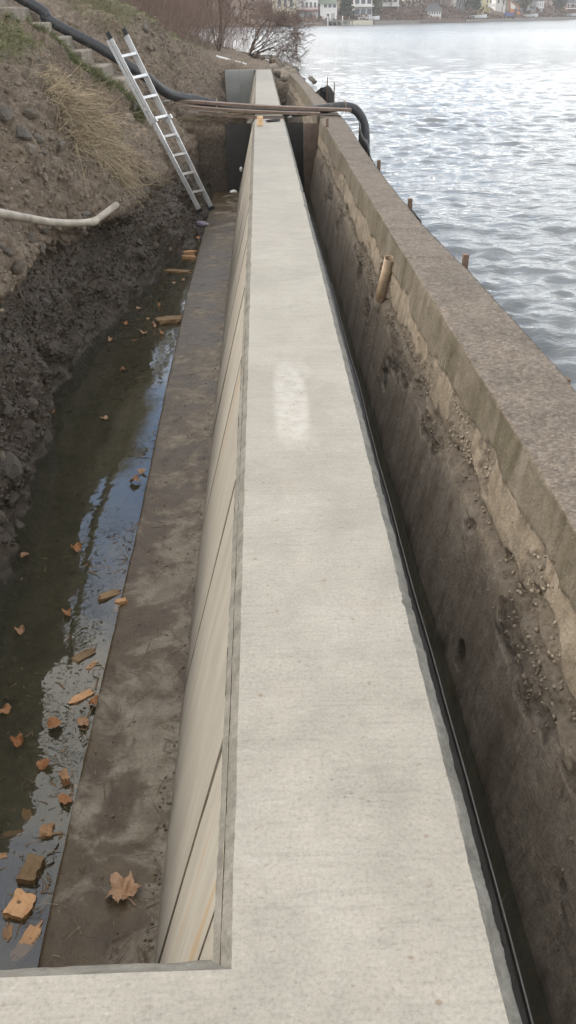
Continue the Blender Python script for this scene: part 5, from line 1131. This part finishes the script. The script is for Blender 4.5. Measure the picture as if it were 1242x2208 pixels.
boat(795, 3, 5.5, 'white boat hauled out below the house with glazed porches'); boat(1030, 2, 5, 'pale boat on the shore below the yellow house'); boat(1143, 4, 4.5, 'pale boat on the shore left of the gabled cabin'); boat(1230, 4, 5.5, 'white boat on the bank at the right edge')
# excavator on the far bank
D = shoreY(1097)+2.0; q = py(1097, 44, D); ex = empty('excavator', (q[0], D, .2)); tag(ex, 'small orange and blue excavator with raised boom on the far bank', 'excavator'); MT['orange'] = simple('orange_paint', (.50, .20, .07), .5); MT['bluep'] = simple('blue_paint', (.08, .10, .26), .5)
for nm, a, b_, m_ in (('track', (-1.5, -.9, 0), (1.5, -.4, .6), 'rubber'), ('track', (-1.5, .4, 0), (1.5, .9, .6), 'rubber'), ('body', (-1.5, -.9, .65), (1.0, .9, 1.5), 'bluep'), ('cab', (.0, -.8, 1.5), (.95, .3, 2.6), 'orange')): obox(nm, a, b_, MT[m_], ex, .08)
MB().tube([(.8, .5, 1.2), (-.6, .5, 4.6), (2.6, .5, 3.4)], [.22, .2, .14], 6).obj('boom', MT['orange'], ex); MB().tube([(2.6, .5, 3.4), (2.9, .5, 1.8)], [.14, .1], 6).obj('arm', MT['orange'], ex); obox('bucket', (2.6, .1, 1.0), (3.3, .9, 1.8), MT['orange'], ex, .1)
# far trees: four bare shapes, copied
fbark = MT['twig']; shapes = []
MT['fartwig'] = simple('far_twigs', (.125, .092, .07), .95, .2, .5, bump=0); MT['fargreen'] = simple('far_evergreen', (.05, .062, .035), .9, .5, .7, bump=0); MT['farolive'] = simple('far_olive', (.13, .125, .055), .9, .4, .7, bump=0)
for k in range(4):
    out = []; grow(np.zeros(3), np.array([0, 0, 1.]), 5.5, .16, 3, out, .55, .12, 3, .12)
    tr = [s for s in out if s[2] > .06]; tw = [s for s in out if s[2] <= .06]
    tw = [(a, b_, max(.03, r0), max(.025, r1)) for a, b_, r0, r1 in tw]
    V, F = twigset(tr, 5); m1 = mesh('trunk', V, F, MT['bark']); V, F = twigset(tw, 3); m2 = mesh('crown', V, F, MT['fartwig']); shapes.append((m1, m2))
def far_tree(px_, off, s, k, label, group):
    D = shoreY(px_)+off; q = py(px_, 20, D); z = float(np.interp(off*.9, od, oz)); t_ = empty('far_tree', (q[0], D, z-.4), random.uniform(0, 6.28)); t_.scale = (s, s, s); tag(t_, label, 'tree', group)
    ob('trunk', shapes[k][0], t_); ob('crown', shapes[k][1], t_)
FTX = sorted([565, 580, 602, 618, 632, 812, 842, 868, 880, 893, 905, 915, 930, 945, 962, 968, 975, 990, 1000, 1016, 1025, 1065, 1083, 1100, 1108, 1120, 1135, 1180, 1190, 1200, 1212, 1235, 740, 755])
for i, px_ in enumerate(FTX):
    far_tree(px_, random.uniform(7, 26), random.uniform(.7, 1.25), i % 4, ORD[i]+' bare brown tree from the left among the far shore houses', 'bare trees on the far shore')
def bushy(name, px_, off, w_, H_, mat, label, n=1500, cone=True):
    D = shoreY(px_)+off; q = py(px_, 20, D); z = float(np.interp(off*.9, od, oz)); t_ = empty(name, (q[0], D, z-.3)); tag(t_, label, 'tree')
    h = RS.rand(n)**.8; r = w_*((1-h)*.95+.08 if cone else np.sqrt(np.maximum(0, 1-(2*h-1)**2)))*np.sqrt(RS.rand(n)); a = RS.rand(n)*6.28; P0 = np.stack([r*np.cos(a), r*np.sin(a), .5+h*H_], -1)
    A = unit(RS.normal(size=(n, 3))); Bv = unit(np.cross(A, RS.normal(size=(n, 3)))); s = (.18+.22*RS.rand(n))[:, None]
    V = np.stack([P0-A*s, P0-Bv*s, P0+A*s, P0+Bv*s], 1).reshape(-1, 3); ob('crown', mesh('crown', V, np.arange(n*4).reshape(-1, 4), MT[mat]), t_)
    MB().tube([(0, 0, -.5), (0, 0, H_*.8)], [.2, .05], 6).obj('trunk', MT['bark'], t_)
bushy('evergreen_tree', 747, 7, 2.3, 10, 'fargreen', 'dark evergreen between the boathouse and the porch house', 1800)
bushy('evergreen_tree', 1020, 14, 2.6, 9, 'fargreen', 'dark evergreen left of the yellow house', 1500)
bushy('evergreen_tree', 1205, 14, 3.2, 9, 'fargreen', 'broad dark evergreen left of the porch cabin at the right edge', 1800, False)
bushy('olive_tree', 1130, 16, 3.0, 7, 'farolive', 'olive green bushy tree left of the gabled cabin', 1500, False)
bushy('olive_tree', 812, 10, 1.6, 7, 'farolive', 'slim yellowish tree right of the porch house', 900, False)
# low brown brush along the far bank: one mass
n = 9000; px0 = RS.uniform(560, 1300, n); offs = RS.uniform(.5, 24, n)
Dv = np.interp(px0, np.linspace(540, 1310, 40), [shoreY(v) for v in np.linspace(540, 1310, 40)])+offs
r0_ = np.array([ray(v, 30)[0]/ray(v, 30)[1] for v in px0]); P0 = np.stack([Dv*r0_, Dv, np.interp(offs*.9, od, oz)+RS.rand(n)*.9], -1)
P0 = P0[fbm(P0, .12, 3, k=171) > -.08]; n = len(P0)
A = unit(RS.normal(size=(n, 3))); Bv = unit(np.cross(A, RS.normal(size=(n, 3)))); s = (.14+.25*RS.rand(n))[:, None]
MT['brush'] = simple('far_brush', (.135, .085, .055), .95, .5, .3, bump=0)
tag(ob('brush', mesh('brush', np.stack([P0-A*s, P0-Bv*s, P0+A*s, P0+Bv*s], 1).reshape(-1, 3), np.arange(n*4).reshape(-1, 4), MT['brush'])), 'low reddish brown brush covering the far bank', kind='stuff')

# ------------------------------------------------------------------ haze over the lake
hz = MB().box((-720, -720, -3.2), (720, 720, 48)).obj('haze', None); tag(hz, 'thin pale haze over the lake', kind='stuff')
m = bpy.data.materials.new('haze'); m.use_nodes = True; m.node_tree.nodes.clear()
vo = nd(m.node_tree, 'ShaderNodeVolumePrincipled', {'Color': (.92, .94, .97, 1), 'Density': 0.0006, 'Anisotropy': .3}); mo = nd(m.node_tree, 'ShaderNodeOutputMaterial'); m.node_tree.links.new(vo.outputs[0], mo.inputs['Volume']); hz.data.materials.append(m)
